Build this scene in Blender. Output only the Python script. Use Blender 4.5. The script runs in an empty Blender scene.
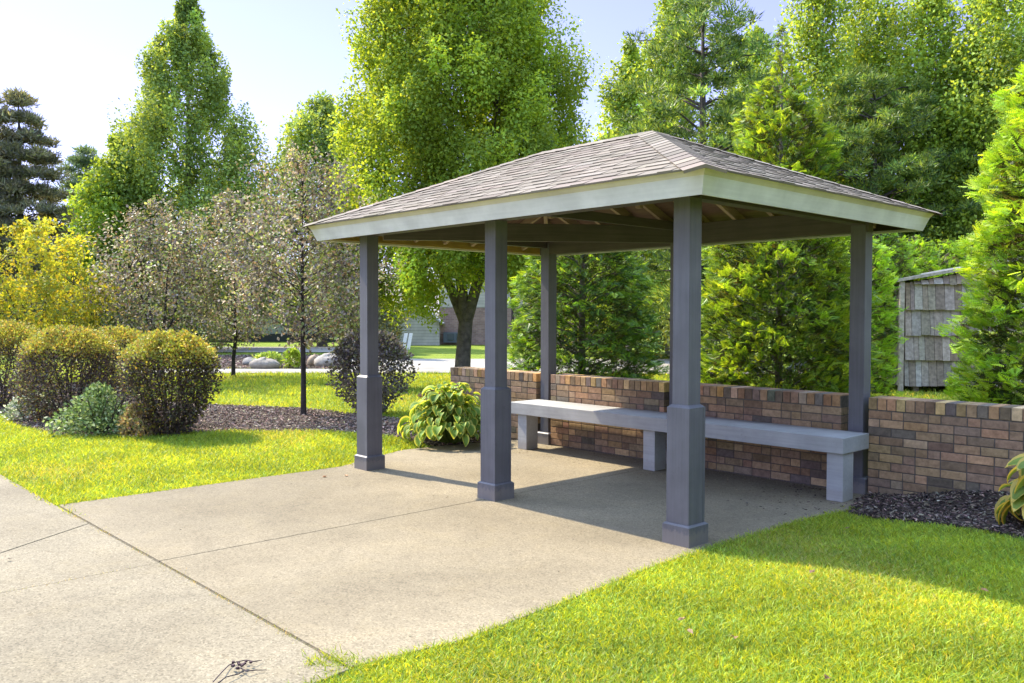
import bpy, math
import numpy as np
from mathutils import Matrix, Vector
R = math.radians
rng = np.random.default_rng(7)
scene = bpy.context.scene
col = scene.collection
PI = math.pi

# ------------------------------------------------------------------ camera
CAM = np.array([3.5014, -4.9041, 1.6])
YAW, PITCH, ROLL, FPX = 0.8243, -0.0298, 0.0018, 862.6
FW = np.array([-math.sin(YAW)*math.cos(PITCH), math.cos(YAW)*math.cos(PITCH), math.sin(PITCH)])
_r = np.array([math.cos(YAW), math.sin(YAW), 0]); _u = np.cross(_r, FW)
RT = math.cos(ROLL)*_r+math.sin(ROLL)*_u; UP = -math.sin(ROLL)*_r+math.cos(ROLL)*_u
cd = bpy.data.cameras.new('camera'); cam = bpy.data.objects.new('camera', cd); col.objects.link(cam)
cd.sensor_width = 36; cd.lens = FPX*36/1024; cd.clip_end = 2000; cd.clip_start = .05
cam.matrix_world = Matrix(((RT[0], UP[0], -FW[0], CAM[0]), (RT[1], UP[1], -FW[1], CAM[1]), (RT[2], UP[2], -FW[2], CAM[2]), (0, 0, 0, 1)))
scene.camera = cam
FH = np.array([-math.sin(YAW), math.cos(YAW)])
def spot(px, d):            # ground position seen in direction px at depth d (metres)
    k = (px-512)/FPX*d
    return (CAM[0]+FH[0]*d+_r[0]*k, CAM[1]+FH[1]*d+_r[1]*k)
def zat(py, d): return CAM[2]+(316-py)/FPX*d

# ------------------------------------------------------------------ helpers
def smooth(a, b, x):
    t = np.clip((np.asarray(x, float)-a)/(b-a), 0, 1); return t*t*(3-2*t)
def hgt(x, y):
    x = np.asarray(x, float); y = np.asarray(y, float)
    h = -.02+.13*smooth(.15, 1.6, x)*smooth(-2.6, .3, y)*(1-smooth(8, 14, x))
    h = h+.03*smooth(-4.5, -6, x)*smooth(-2.9, -1.5, y)
    h = h+.10*np.exp(-((x-1.0)/.7)**2-((y-2.55)/.35)**2)
    h = h-.04*smooth(.1, -.05, x)*0
    return h
def tag(o, label=None, cat=None, group=None, kind=None):
    if label: o['label'] = label
    if cat: o['category'] = cat
    if group: o['group'] = group
    if kind: o['kind'] = kind
    return o
def empty(name, loc, label=None, cat=None, group=None):
    o = bpy.data.objects.new(name, None); col.objects.link(o); o.location = loc; o.empty_display_size = .2
    return tag(o, label, cat, group)
class Geo:
    def __init__(s): s.v = []; s.f = []; s.c = []; s.n = 0
    def add(s, v, f, c=(1, 1, 1)):
        v = np.asarray(v, float).reshape(-1, 3); f = np.asarray(f, int)
        if f.ndim == 1: f = f[None]
        c = np.asarray(c, float)
        if c.ndim == 1: c = np.repeat(c[None, :3], len(f), 0)
        s.v.append(v); s.f.append(f+s.n); s.c.append(c); s.n += len(v); return s
    def box(s, c, d, rot=0, colr=(1, 1, 1), tilt=None):
        x, y, z = np.array(d)/2
        v = np.array([[-x,-y,-z],[x,-y,-z],[x,y,-z],[-x,y,-z],[-x,-y,z],[x,-y,z],[x,y,z],[-x,y,z]])
        if tilt is not None: v = v@np.array(tilt).T
        if rot:
            cr, sr = math.cos(rot), math.sin(rot); v = v@np.array([[cr, sr, 0], [-sr, cr, 0], [0, 0, 1]])
        return s.add(v+np.array(c), BF, colr)
    def bar(s, p, q, w, h, colr=(1, 1, 1), up=(0, 0, 1)):      # box from p to q, top centre line on p-q
        p = np.array(p, float); q = np.array(q, float); d = q-p; d /= np.linalg.norm(d)
        a = np.cross(d, up); a /= np.linalg.norm(a); b = np.cross(a, d)
        v = [e+a*sx*w/2+b*sz for e in (p, q) for sx, sz in ((-1, -h), (1, -h), (1, 0), (-1, 0))]
        return s.add(v, [[0,3,2,1],[4,5,6,7],[0,1,5,4],[1,2,6,5],[2,3,7,6],[3,0,4,7]], colr)
    def tube(s, P, r, n=8, colr=(1, 1, 1), cap=True):
        P = np.asarray(P, float); r = np.asarray(r, float)*np.ones(len(P)); T = np.gradient(P, axis=0); T /= np.linalg.norm(T, axis=1)[:, None]+1e-12
        ref = np.array([0, 0, 1.]) if abs(T[0, 2]) < .8 else np.array([1., 0, 0])
        a = np.cross(T, ref); a /= np.linalg.norm(a, axis=1)[:, None]; b = np.cross(T, a)
        th = np.arange(n)*2*PI/n
        V = P[:, None]+r[:, None, None]*(np.cos(th)[None, :, None]*a[:, None]+np.sin(th)[None, :, None]*b[:, None])
        m = len(P); i = np.arange(m-1)[:, None]*n; j = np.arange(n)[None]; k = (j+1) % n
        F = np.stack([i+j, i+k, i+n+k, i+n+j], -1).reshape(-1, 4)
        base = s.n
        s.add(V.reshape(-1, 3), F, colr)
        if cap:
            s.f.append(np.array([np.arange(n)+base+(m-1)*n])); s.c.append(np.array([colr], float))
            s.f.append(np.array([np.arange(n)[::-1]+base])); s.c.append(np.array([colr], float))
        return s
    def build(s, name, mat, parent=None, smooth_=False, bevel=0):
        me = bpy.data.meshes.new(name)
        V = np.concatenate(s.v); me.vertices.add(len(V)); me.vertices.foreach_set('co', V.astype(np.float32).ravel())
        tot = np.concatenate([np.full(len(f), f.shape[1]) for f in s.f]); idx = np.concatenate([f.ravel() for f in s.f])
        me.loops.add(len(idx)); me.loops.foreach_set('vertex_index', idx.astype(np.int32))
        me.polygons.add(len(tot)); st = np.concatenate([[0], np.cumsum(tot)[:-1]])
        me.polygons.foreach_set('loop_start', st.astype(np.int32)); me.polygons.foreach_set('loop_total', tot.astype(np.int32))
        me.polygons.foreach_set('use_smooth', np.full(len(tot), bool(smooth_)))
        me.update(calc_edges=True)
        C = np.concatenate(s.c); C = np.concatenate([C, np.ones((len(C), 1))], 1)
        at = me.attributes.new('Col', 'FLOAT_COLOR', 'FACE'); at.data.foreach_set('color', C.astype(np.float32).ravel())
        me.materials.append(mat)
        o = bpy.data.objects.new(name, me); col.objects.link(o)
        if parent: o.parent = parent
        if bevel:
            b = o.modifiers.new('bevel', 'BEVEL'); b.width = bevel; b.segments = 2; b.limit_method = 'ANGLE'
        return o
BF = np.array([[0,3,2,1],[4,5,6,7],[0,1,5,4],[1,2,6,5],[2,3,7,6],[3,0,4,7]])
def inpoly(P, x, y):
    P = np.asarray(P); r = np.zeros(len(x), bool); j = len(P)-1
    for i in range(len(P)):
        xi, yi = P[i]; xj, yj = P[j]
        r ^= ((yi > y) != (yj > y)) & (x < (xj-xi)*(y-yi)/(yj-yi+1e-12)+xi); j = i
    return r
def unit(v): return v/(np.linalg.norm(v, axis=-1, keepdims=True)+1e-12)
def rvec(n): return unit(rng.normal(size=(n, 3)))
def scatter(G, proto, pf, pos, d, nrm, sc, cols, wide=1.0):
    """copies of a small leaf mesh: proto (k,3) with +y along the leaf, +z its normal"""
    d = unit(d); x = unit(np.cross(d, nrm)); n2 = np.cross(x, d)
    sc = np.asarray(sc)*np.ones(len(pos)); N = len(pos); k = len(proto)
    V = pos[:, None]+sc[:, None, None]*(proto[None, :, 0:1]*wide*x[:, None]+proto[None, :, 1:2]*d[:, None]+proto[None, :, 2:3]*n2[:, None])
    F = (np.arange(N)[:, None, None]*k+pf[None]).reshape(-1, pf.shape[1])
    G.add(V.reshape(-1, 3), F, np.repeat(cols, len(pf), 0))
LEAF = np.array([[0, 0, 0], [.34, .45, .06], [0, 1, -.04], [-.34, .45, .06]]); LF = np.array([[0, 1, 2, 3]])
TRI = np.array([[-.5, 0, 0], [.5, 0, 0], [0, 1, 0]]); TF = np.array([[0, 1, 2]])
def pal(cs, n, jit=.18, w=None):
    cs = np.array(cs, float); i = rng.choice(len(cs), n, p=w)
    return cs[i]*np.exp(rng.normal(size=(n, 1))*jit)*np.exp(rng.normal(size=(n, 3))*jit*.25)

# ------------------------------------------------------------------ materials
class M:
    def __init__(s, name, rough=.7, spec=.3):
        s.m = bpy.data.materials.new(name); s.m.use_nodes = True; s.t = s.m.node_tree; s.N = s.t.nodes; s.b = s.N['Principled BSDF']
        s.b.inputs['Roughness'].default_value = rough; s.b.inputs['Specular IOR Level'].default_value = spec
        s.out = s.N['Material Output']; s.tc = s.N.new('ShaderNodeTexCoord')
    def link(s, a, b): s.t.links.new(a, b)
    def noise(s, scale, detail=4, rough=.6, vec=None, dist=0):
        n = s.N.new('ShaderNodeTexNoise'); n.inputs['Scale'].default_value = scale; n.inputs['Detail'].default_value = detail
        n.inputs['Roughness'].default_value = rough; n.inputs['Distortion'].default_value = dist
        s.link(vec or s.tc.outputs['Object'], n.inputs['Vector']); return n.outputs['Fac']
    def mapped(s, sc):
        n = s.N.new('ShaderNodeMapping'); n.inputs['Scale'].default_value = sc; s.link(s.tc.outputs['Object'], n.inputs['Vector']); return n.outputs[0]
    def voro(s, scale, out='Color', vec=None):
        n = s.N.new('ShaderNodeTexVoronoi'); n.inputs['Scale'].default_value = scale; s.link(vec or s.tc.outputs['Object'], n.inputs['Vector']); return n.outputs[out]
    def ramp(s, fac, stops):
        n = s.N.new('ShaderNodeValToRGB'); e = n.color_ramp.elements
        for i, (p, c) in enumerate(stops):
            k = e[i] if i < 2 else e.new(p)
            k.position = p; k.color = (*c, 1) if len(c) == 3 else c
        s.link(fac, n.inputs[0]); return n.outputs[0]
    def mix(s, a, b, fac=1, mode='MIX'):
        n = s.N.new('ShaderNodeMix'); n.data_type = 'RGBA'; n.blend_type = mode
        for v, i in ((fac, 0), (a, 6), (b, 7)):
            if isinstance(v, (int, float)): n.inputs[i].default_value = v
            elif isinstance(v, tuple): n.inputs[i].default_value = (*v, 1)
            else: s.link(v, n.inputs[i])
        return n.outputs[2]
    def attr(s):
        n = s.N.new('ShaderNodeAttribute'); n.attribute_name = 'Col'; return n.outputs['Color']
    def bump(s, h, strength=.3, dist=.01):
        n = s.N.new('ShaderNodeBump'); n.inputs['Strength'].default_value = strength; n.inputs['Distance'].default_value = dist
        s.link(h, n.inputs['Height']); s.link(n.outputs[0], s.b.inputs['Normal']); return s
    def base(s, c):
        if isinstance(c, tuple): s.b.inputs['Base Color'].default_value = (*c, 1)
        else: s.link(c, s.b.inputs['Base Color'])
        return s
def g3(v): return (v, v, v)
def tint(name, noise_scale=3, lo=.75, hi=1.2, rough=.8, bump=0, bscale=60, spec=.25, bdist=.005):
    m = M(name, rough, spec); n = m.noise(noise_scale, 5)
    m.base(m.mix(m.attr(), m.ramp(n, [(.3, g3(lo)), (.7, g3(hi))]), 1, 'MULTIPLY'))
    if bump: m.bump(m.noise(bscale, 4), bump, bdist)
    return m.m
def leafmat(name, trans=.4, tt=(1.25, 1.2, .5), rough=.5, spec=.35, nscale=.9, gain=1.45):
    m = M(name, rough, spec); c = m.mix(m.attr(), m.ramp(m.noise(nscale, 2), [(.3, tuple(gain*v for v in (.82, .86, .9))), (.7, tuple(gain*v for v in (1.2, 1.12, .9)))]), 1, 'MULTIPLY')
    m.base(c); t = m.N.new('ShaderNodeBsdfTranslucent'); m.link(m.mix(c, tt, 1, 'MULTIPLY'), t.inputs[0])
    x = m.N.new('ShaderNodeMixShader'); x.inputs[0].default_value = trans
    m.link(m.b.outputs[0], x.inputs[1]); m.link(t.outputs[0], x.inputs[2]); m.link(x.outputs[0], m.out.inputs[0]); return m.m
def concrete(name, a, b, agg):
    m = M(name, .9, .2)
    big = m.ramp(m.noise(.9, 5, .6), [(.32, a), (.68, b)])
    c = m.mix(big, m.ramp(m.noise(.35, 3, .5, dist=.6), [(.38, g3(.80)), (.62, g3(1.08))]), 1, 'MULTIPLY')
    spk = m.voro(110); sp = m.N.new('ShaderNodeSeparateColor'); m.link(spk, sp.inputs[0])
    c = m.mix(c, m.ramp(sp.outputs[0], [(0, g3(.62)), (.35, g3(.95)), (.85, g3(1.1)), (1, g3(1.35))]), agg, 'MULTIPLY')
    c = m.mix(c, m.ramp(m.noise(330, 2), [(.3, g3(.8)), (.7, g3(1.15))]), .8, 'MULTIPLY')
    c = m.mix(c, m.ramp(m.noise(2.2, 7, .72, dist=1.2), [(.34, g3(.88)), (.5, g3(1)), (.70, (1.06, 1.05, 1.0))]), .9, 'MULTIPLY')
    c = m.mix(c, m.ramp(m.noise(14, 6, .75), [(.56, g3(1)), (.74, (.62, .56, .50))]), .7, 'MULTIPLY')
    m.base(c); m.bump(m.voro(120, 'Distance'), .25, .002); return m.m
MAT = {}
MAT['patio'] = concrete('patio_concrete', (.190, .157, .103), (.238, .200, .134), .85)
MAT['walk'] = concrete('sidewalk_concrete', (.190, .160, .108), (.238, .204, .140), .95)
MAT['road'] = concrete('road_concrete', (.25, .235, .21), (.31, .29, .26), .3)
def soilmat(name, a, b):
    m = M(name, .95, .1); m.base(m.ramp(m.noise(35, 5), [(.3, a), (.7, b)])); m.bump(m.noise(60, 4), .8, .02); return m.m
MAT['soil'] = soilmat('soil', (.035, .025, .02), (.09, .065, .05))
def lawnmat():
    m = M('lawn', .9, .1)
    c = m.ramp(m.noise(.8, 5, .65), [(.3, (.11, .165, .018)), (.55, (.18, .235, .028)), (.75, (.25, .27, .05))])
    c = m.mix(c, m.ramp(m.noise(45, 4, .8), [(.3, g3(.6)), (.7, g3(1.4))]), .9, 'MULTIPLY')
    m.base(c); m.bump(m.noise(70, 3), 1, .03); return m.m
MAT['lawn'] = lawnmat(); MAT['joint'] = soilmat('joint_dirt', (.07, .06, .04), (.17, .145, .10))
def paint(name, c, c2, rough=.5, gscale=(40, 40, 1.5), amt=.25, bump=.12, dirt=False):
    m = M(name, rough, .4); n = m.noise(1, 5, .6, m.mapped(gscale))
    k = m.mix(m.ramp(n, [(.3, c), (.7, c2)]), m.ramp(m.noise(3, 4), [(.35, g3(.86)), (.65, g3(1.08))]), 1, 'MULTIPLY')
    k = m.mix(k, m.ramp(m.noise(22, 6, .8), [(.70, g3(1)), (.76, g3(1.7))]), amt, 'MULTIPLY')
    if dirt:
        z = m.N.new('ShaderNodeSeparateXYZ'); m.link(m.tc.outputs['Object'], z.inputs[0]); a = m.N.new('ShaderNodeMath'); a.operation = 'MULTIPLY_ADD'
        m.link(m.noise(30, 5, .7), a.inputs[0]); a.inputs[1].default_value = -.16; m.link(z.outputs[2], a.inputs[2])
        k = m.mix(k, (.30, .25, .19), m.ramp(a.outputs[0], [(0, g3(.30)), (.03, g3(0))]))
        k = m.mix(k, m.ramp(m.noise(9, 8, .8), [(.60, g3(1)), (.70, g3(.72))]), 1, 'MULTIPLY')
    m.base(k); m.bump(n, bump, .004); return m.m
MAT['post'] = paint('grey_post_paint', (.098, .095, .104), (.125, .121, .132), dirt=True)
MAT['beam'] = paint('grey_brown_beam_paint', (.062, .050, .046), (.095, .077, .070), gscale=(2, 2, 50))
MAT['bench'] = paint('light_grey_bench_paint', (.33, .335, .33), (.40, .40, .39), gscale=(2, 50, 50), amt=.05, dirt=True)
MAT['fascia'] = paint('cream_fascia_paint', (.58, .575, .56), (.65, .645, .625), gscale=(2, 2, 60), amt=.0, bump=.06)
MAT['trim'] = paint('cream_trim_paint', (.52, .47, .35), (.60, .55, .42), gscale=(2, 2, 60), amt=0, bump=.05)
MAT['sunlit_wood'] = paint('ochre_board', (.55, .35, .11), (.68, .46, .16), gscale=(2, 2, 60), amt=0)  # bare wood with sun bounce painted into the ochre, left board only
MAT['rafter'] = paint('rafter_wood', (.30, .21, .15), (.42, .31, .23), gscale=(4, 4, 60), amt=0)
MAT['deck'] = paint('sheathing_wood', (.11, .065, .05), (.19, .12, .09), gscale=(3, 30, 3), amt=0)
MAT['shingle'] = tint('asphalt_shingle', 1.5, .88, 1.1, .95, .5, 220, .1, .003)
MAT['brick'] = tint('brick', 25, .72, 1.25, .9, .5, 120, .15, .004)
MAT['mortar'] = tint('mortar', 30, .7, 1.2, .95, .4, 100)
MAT['bark'] = tint('bark', 9, .55, 1.3, .95, .9, 22, .1, .03)
MAT['chips'] = tint('mulch_chip', 20, .6, 1.3, .95)
MAT['shake'] = tint('weathered_shake', 14, .6, 1.25, .95, .6, 50, .1)
MAT['leaf'] = leafmat('leaf', .45, (1.8, 1.35, .5), gain=1.55, rough=.6, spec=.2)
MAT['leaf_dull'] = leafmat('dull_leaf', .3, (1.1, 1.1, .8), .55, .4)
MAT['needle'] = leafmat('needle', .35, (1.4, 1.3, .6), .5, .3)
MAT['spray'] = leafmat('spray', .42, (1.4, 1.35, .4), .45, .35)
MAT['grass'] = leafmat('grass_blade', .48, (1.85, 1.2, .40), .5, .3, .8, 1.6)
MAT['stone'] = tint('boulder', 6, .7, 1.2, .9, .6, 14, .2, .03)
MAT['plain'] = tint('plain_surface', 2, .92, 1.06, .7, .05)
MAT['dark'] = tint('dark_twig', 20, .7, 1.2, .8)
m = M('window_glass', .08, .6); m.base((.05, .07, .09)); MAT['glass'] = m.m
def facade(name, c1, c2, cm, sx, sy):
    m = M(name, .9, .2); b = m.N.new('ShaderNodeTexBrick'); b.inputs['Scale'].default_value = 1
    mp = m.N.new('ShaderNodeCombineXYZ'); s_ = m.N.new('ShaderNodeSeparateXYZ'); m.link(m.tc.outputs['Object'], s_.inputs[0])
    m.link(s_.outputs[0], mp.inputs[0]); m.link(s_.outputs[2], mp.inputs[1]); m.link(mp.outputs[0], b.inputs[0])
    b.inputs['Color1'].default_value = (*c1, 1); b.inputs['Color2'].default_value = (*c2, 1); b.inputs['Mortar'].default_value = (*cm, 1)
    b.inputs['Brick Width'].default_value = sx; b.inputs['Row Height'].default_value = sy; b.inputs['Mortar Size'].default_value = .008
    m.base(m.mix(b.outputs[0], m.ramp(m.noise(2, 4), [(.3, g3(.8)), (.7, g3(1.15))]), 1, 'MULTIPLY')); return m.m
MAT['fbrick'] = facade('far_brick', (.24, .15, .13), (.34, .22, .19), (.30, .26, .24), .24, .09)
MAT['siding'] = facade('clapboard', (.50, .47, .42), (.52, .49, .44), (.28, .26, .23), 4, .16)

# ------------------------------------------------------------------ layout polygons
PATIO = [(-4.40, -2.8), (.15, -2.8), (.24, -2.2), (.18, -1.4), (.09, -.45), (.09, .23), (.10, 1.2), (.18, 1.9), (.10, 2.4), (.05, 2.75), (-4.6, 2.75), (-4.86, 1.7), (-4.9, 1.05), (-4.42, -.05)]
WALK = [(-16, -2.815), (-16, -6.5), (-.2, -6.5), (.1, -4.2), (.22, -3.3), (.16, -2.815)]
BEDL = [(-18, -1.2), (-12.15, -1.57), (-10.2, -1.75), (-8.8, -1.6), (-8.1, -.95), (-7.68, .22), (-6.86, 1.2), (-5.6, 1.55), (-4.86, 1.5), (-4.6, 2.7), (-6.1, 3.0), (-7.44, 2.75), (-8.31, 2.6), (-9.62, 2.4), (-11.04, 1.6), (-13, 1.0), (-18, 1.2)]
BEDR = [(.08, 2.3), (.25, 1.82), (.6, 1.72), (.97, 1.66), (1.64, 1.43), (2.5, 1.2), (6, 1.0), (6, 2.7), (.02, 2.7)]
def P2(*a): return [spot(px, 1.6*FPX/(py-316)) for px, py in a]
ROAD = P2((395, 374), (1300, 376), (1300, 359), (345, 360), (345, 372))
PATH = P2((120, 375), (395, 374.5), (395, 370), (150, 370.5))
ISLE = P2((195, 370.3), (350, 370), (350, 358), (300, 356), (190, 357.5))
ROAD2 = P2((-200, 354), (345, 353.5), (345, 348), (-200, 349))
WALLS = [('wall', -5.97, -4.245), ('wall', -3.99, -2.255), ('wall', -1.995, -.245), ('wall', .012, 5.6)]

# ground sheet
d = np.concatenate([np.arange(-14, 8.01, .25)])
far = 8*1.35**np.arange(1, 15)
xs = np.concatenate([-14-(far[::-1]-8), d, far]); ys = np.concatenate([-7-(far[::-1]-8), np.arange(-7, 8.01, .25), far])
X, Y = np.meshgrid(xs, ys, indexing='ij'); V = np.stack([X, Y, hgt(X, Y)], -1).reshape(-1, 3)
ny = len(ys); i, j = np.meshgrid(np.arange(len(xs)-1), np.arange(ny-1), indexing='ij'); i = i.ravel(); j = j.ravel()
F = np.stack([i*ny+j, (i+1)*ny+j, (i+1)*ny+j+1, i*ny+j+1], 1)
tag(Geo().add(V, F).build('ground', MAT['lawn'], smooth_=True), kind='structure')
def clipx(P, x0, keep):     # clip polygon by x
    out = []
    for a, b in zip(P, P[1:]+P[:1]):
        ia, ib = (a[0]-x0)*keep >= 0, (b[0]-x0)*keep >= 0
        if ia: out.append(a)
        if ia != ib:
            t = (x0-a[0])/(b[0]-a[0]); out.append((x0, a[1]+t*(b[1]-a[1])))
    return out
def slab(P, z0, z1, G):
    n = len(P); v = [(x, y, z0) for x, y in P]+[(x, y, z1) for x, y in P]
    ar = sum(a[0]*b[1]-b[0]*a[1] for a, b in zip(P, P[1:]+P[:1]))
    if ar < 0: v = [(x, y, z0) for x, y in P[::-1]]+[(x, y, z1) for x, y in P[::-1]]
    G.add(v, [list(range(n, 2*n))]); base = G.n-2*n
    q = [[k, (k+1) % n, n+(k+1) % n, n+k] for k in range(n)]
    G.f.append(np.array(q)+base); G.c.append(np.ones((n, 3)))
G = Geo(); slab(clipx(PATIO, -2.154, -1), -.12, 0, G); slab(clipx(PATIO, -2.146, 1), -.12, 0, G)
tag(G.build('patio', MAT['patio'], bevel=.004), kind='structure')
G = Geo(); slab([(-16, -2.815), (-16, -6.5), (-2.95, -6.5), (-3.08, -3.52), (-3.56, -2.815)], -.12, -.004, G)
slab([(-3.552, -2.815), (-3.072, -3.52), (-2.942, -6.5), (-2.124, -6.5), (-2.13, -2.815)], -.12, -.006, G)
slab([(-2.122, -2.815), (-2.116, -6.5), (-.2, -6.5), (.1, -4.2), (.22, -3.3), (.16, -2.815)], -.12, -.004, G)
tag(G.build('sidewalk', MAT['walk'], bevel=.004), kind='structure')
G = Geo(); slab([(-4.38, -2.9), (.14, -2.9), (.14, -2.7), (-4.38, -2.7)], -.1, -.008, G); slab([(-2.2, -2.7), (-2.1, -2.7), (-2.1, 2.6), (-2.2, 2.6)], -.1, -.0125, G)
slab([(-3.7, -2.95), (-3.4, -2.95), (-2.9, -6), (-3.1, -6)], -.1, -.018, G); slab([(-2.16, -2.95), (-2.08, -2.95), (-2.08, -6), (-2.16, -6)], -.1, -.018, G)
tag(G.build('joint_soil', MAT['joint']), kind='structure')
def sheet(name, P, z, mat):
    c = np.mean(P, 0); n = len(P)
    tag(Geo().add([(x, y, z) for x, y in P], [list(range(n))]).build(name, mat), kind='structure')
def bed(name, P, dz, n=26):
    P = np.array(P); x0, y0 = P.min(0); x1, y1 = P.max(0)
    s = .12; gx = np.arange(x0-s, x1+s, s); gy = np.arange(y0-s, y1+s, s)
    X, Y = np.meshgrid(gx, gy, indexing='ij'); ins = inpoly(P, X.ravel(), Y.ravel()).reshape(X.shape)
    cell = ins[:-1, :-1] | ins[1:, :-1] | ins[:-1, 1:] | ins[1:, 1:]
    a, b = np.nonzero(cell); k = len(gy)
    F = np.stack([a*k+b, (a+1)*k+b, (a+1)*k+b+1, a*k+b+1], 1)
    Z = np.where(ins, hgt(X, Y)+dz, hgt(X, Y)-.02)
    Z = np.where((Y > 2.7) & (X > -4.9), -.1, Z)
    tag(Geo().add(np.stack([X, Y, Z], -1).reshape(-1, 3), F).build(name, MAT['soil'], smooth_=True), kind='structure')
bed('mulch_bed', BEDL, .02); bed('mulch_bed', BEDR, .02)
sheet('road', ROAD, .030, MAT['road']); sheet('path', PATH, .026, MAT['road']); sheet('road', ROAD2, .034, MAT['road'])
sheet('mulch_bed', ISLE, .038, MAT['soil'])
# mulch chips
def chips(name, P, dens, c, size, label, zfn=None):
    P = np.array(P); x0, y0 = P.min(0); x1, y1 = P.max(0); n = int((x1-x0)*(y1-y0)*dens)
    x = rng.uniform(x0, x1, n); y = rng.uniform(y0, y1, n); k = inpoly(P, x, y) & ~((y > 2.66) & (x > -4.9)); x, y = x[k], y[k]; n = len(x)
    pos = np.stack([x, y, (hgt(x, y)+.022 if zfn is None else x*0+zfn)+rng.uniform(0, .012, n)], 1)
    dd = rvec(n)*[1, 1, .35]; nn = unit(rng.normal(size=(n, 3))*.5+[0, 0, 1])
    pr = np.array([[-.5,-.5,0],[.5,-.5,0],[.4,.5,.05],[-.4,.5,.05],[-.5,-.5,.3],[.5,-.5,.25],[.4,.5,.3],[-.4,.5,.35]])*[.35, 1, .4]
    G = Geo(); scatter(G, pr, BF, pos, dd, nn, rng.uniform(.5, 1.4, n)*size, pal(c, n, .35))
    tag(G.build(name, MAT['chips']), label, None, None, 'stuff')
chips('mulch', BEDL, 900, [(.14, .10, .075), (.22, .16, .125), (.08, .055, .045), (.30, .24, .19)], .035, 'brown bark mulch in the bed under the bushes and small trees')
chips('mulch', BEDR, 2600, [(.06, .043, .034), (.10, .075, .06), (.035, .026, .022), (.20, .15, .115)], .03, 'dark bark mulch heaped against the long brick wall')
chips('mulch', ISLE, 60, [(.16, .11, .09), (.22, .17, .14)], .09, 'reddish brown mulch around the boulders beyond the lawn', .045)

def crumbs(x0, x1, y0, y1, n, size, cs, label):
    x = rng.uniform(x0, x1, n); y = y1-(y1-y0)*rng.random(n)**2; k = inpoly(PATIO, x, y); x, y = x[k], y[k]; n = len(x)
    G = Geo(); pr = np.array([[-.5,-.5,0],[.5,-.5,0],[.4,.5,.05],[-.4,.5,.05],[-.5,-.5,.3],[.5,-.5,.25],[.4,.5,.3],[-.4,.5,.35]])*[.45, 1, .4]
    scatter(G, pr, BF, np.stack([x, y, x*0+.003], 1), rvec(n)*[1, 1, .1], unit(rng.normal(size=(n, 3))*.2+[0, 0, 1]), rng.uniform(.4, 1.3, n)*size, pal(cs, n, .3)); tag(G.build('debris', MAT['chips']), label, None, None, 'stuff')
crumbs(-.7, .2, 1.4, 2.6, 160, .022, [(.07, .05, .04), (.14, .11, .09)], 'bark crumbs spilled on the slab beside the right end of the bench')
crumbs(-4.6, 0, 1.9, 2.68, 700, .014, [(.20, .16, .10), (.12, .10, .06), (.26, .21, .12)], 'dry dirt and leaf crumbs on the slab below the bench')
crumbs(-4.4, .1, -2.78, 1.9, 120, .010, [(.10, .07, .05), (.20, .15, .10)], 'tiny specks of debris scattered over the patio')
# ------------------------------------------------------------------ pavilion
L1, L2, D, PW = 4.003, 2.0156, 2.6528, .2286
OV, FO, HE, HB = .338, .067, 2.529, 2.375
HR, RX0, RX1, RY = 3.28, -2.88, -1.455, 1.42
EX0, EX1, EY0, EY1 = -(L1+PW), 0., 0., D+PW
pav = empty('pavilion', (0, 0, 0), 'open sided picnic pavilion with grey posts, cream fascia and hipped shingle roof', 'pavilion')
cy0, cy1 = PW/2, D+PW/2
for k, (x, y) in enumerate([(-PW/2, cy0), (-L2-PW/2, cy0), (-L1-PW/2, cy0), (-PW/2, cy1), (-L2-PW/2, cy1), (-L1-PW/2, cy1)]):
    ps = Geo().box((x, y, ((.05 if y > 1 else .9)+2.5)/2), (.14, .14, 2.45 if y > 1 else 1.6)).build('post', MAT['post'], pav, bevel=.004)
    zt = .98; s = .095; G = Geo()
    back = y > 1
    hz = (zt-.02-.14)/2; zc_ = .14+hz
    for sg in (-1, 1):
        G.box((x, y+sg*(s-.011), zc_), (2*s, .022, 2*hz)); G.box((x+sg*(s-.012), y, zc_), (.020, 2*s-.045, 2*hz))
    a = .072; G.add([(x-s, y-s, zt-.02), (x+s, y-s, zt-.02), (x+s, y+s, zt-.02), (x-s, y+s, zt-.02), (x-a, y-a, zt), (x+a, y-a, zt), (x+a, y+a, zt), (x-a, y+a, zt)], BF[[1, 2, 3, 4, 5]])
    if not back: G.build('sleeve', MAT['post'], ps)
    pl = Geo(); h = PW/2
    z1 = .147
    pl.add([(x-h, y-h, 0), (x+h, y-h, 0), (x+h, y+h, 0), (x-h, y+h, 0), (x-h, y-h, z1-.012), (x+h, y-h, z1-.012), (x+h, y+h, z1-.012), (x-h, y+h, z1-.012)], BF[[0, 2, 3, 4, 5]])
    a = .1; pl.add([(x-h, y-h, z1-.012), (x+h, y-h, z1-.012), (x+h, y+h, z1-.012), (x-h, y+h, z1-.012), (x-a, y-a, z1), (x+a, y-a, z1), (x+a, y+a, z1), (x-a, y+a, z1)], BF[[1, 2, 3, 4, 5]])
    pl.build('plinth', MAT['post'], ps)
def ringpiece(side, prof):      # prof: 4 (outset, z) pairs; mitred board along one side of the roof
    def c(o, z, e):
        X0, X1, Y0, Y1 = EX0-o, EX1+o, EY0-o, EY1+o
        return {'front': ((X0, Y0, z), (X1, Y0, z)), 'right': ((X1, Y0, z), (X1, Y1, z)), 'back': ((X1, Y1, z), (X0, Y1, z)), 'left': ((X0, Y1, z), (X0, Y0, z))}[side][e]
    v = [c(o, z, 0) for o, z in prof]+[c(o, z, 1) for o, z in prof]
    return Geo().add(v, [[0,1,2,3],[7,6,5,4],[0,4,5,1],[1,5,6,2],[2,6,7,3],[3,7,4,0]])
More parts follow.
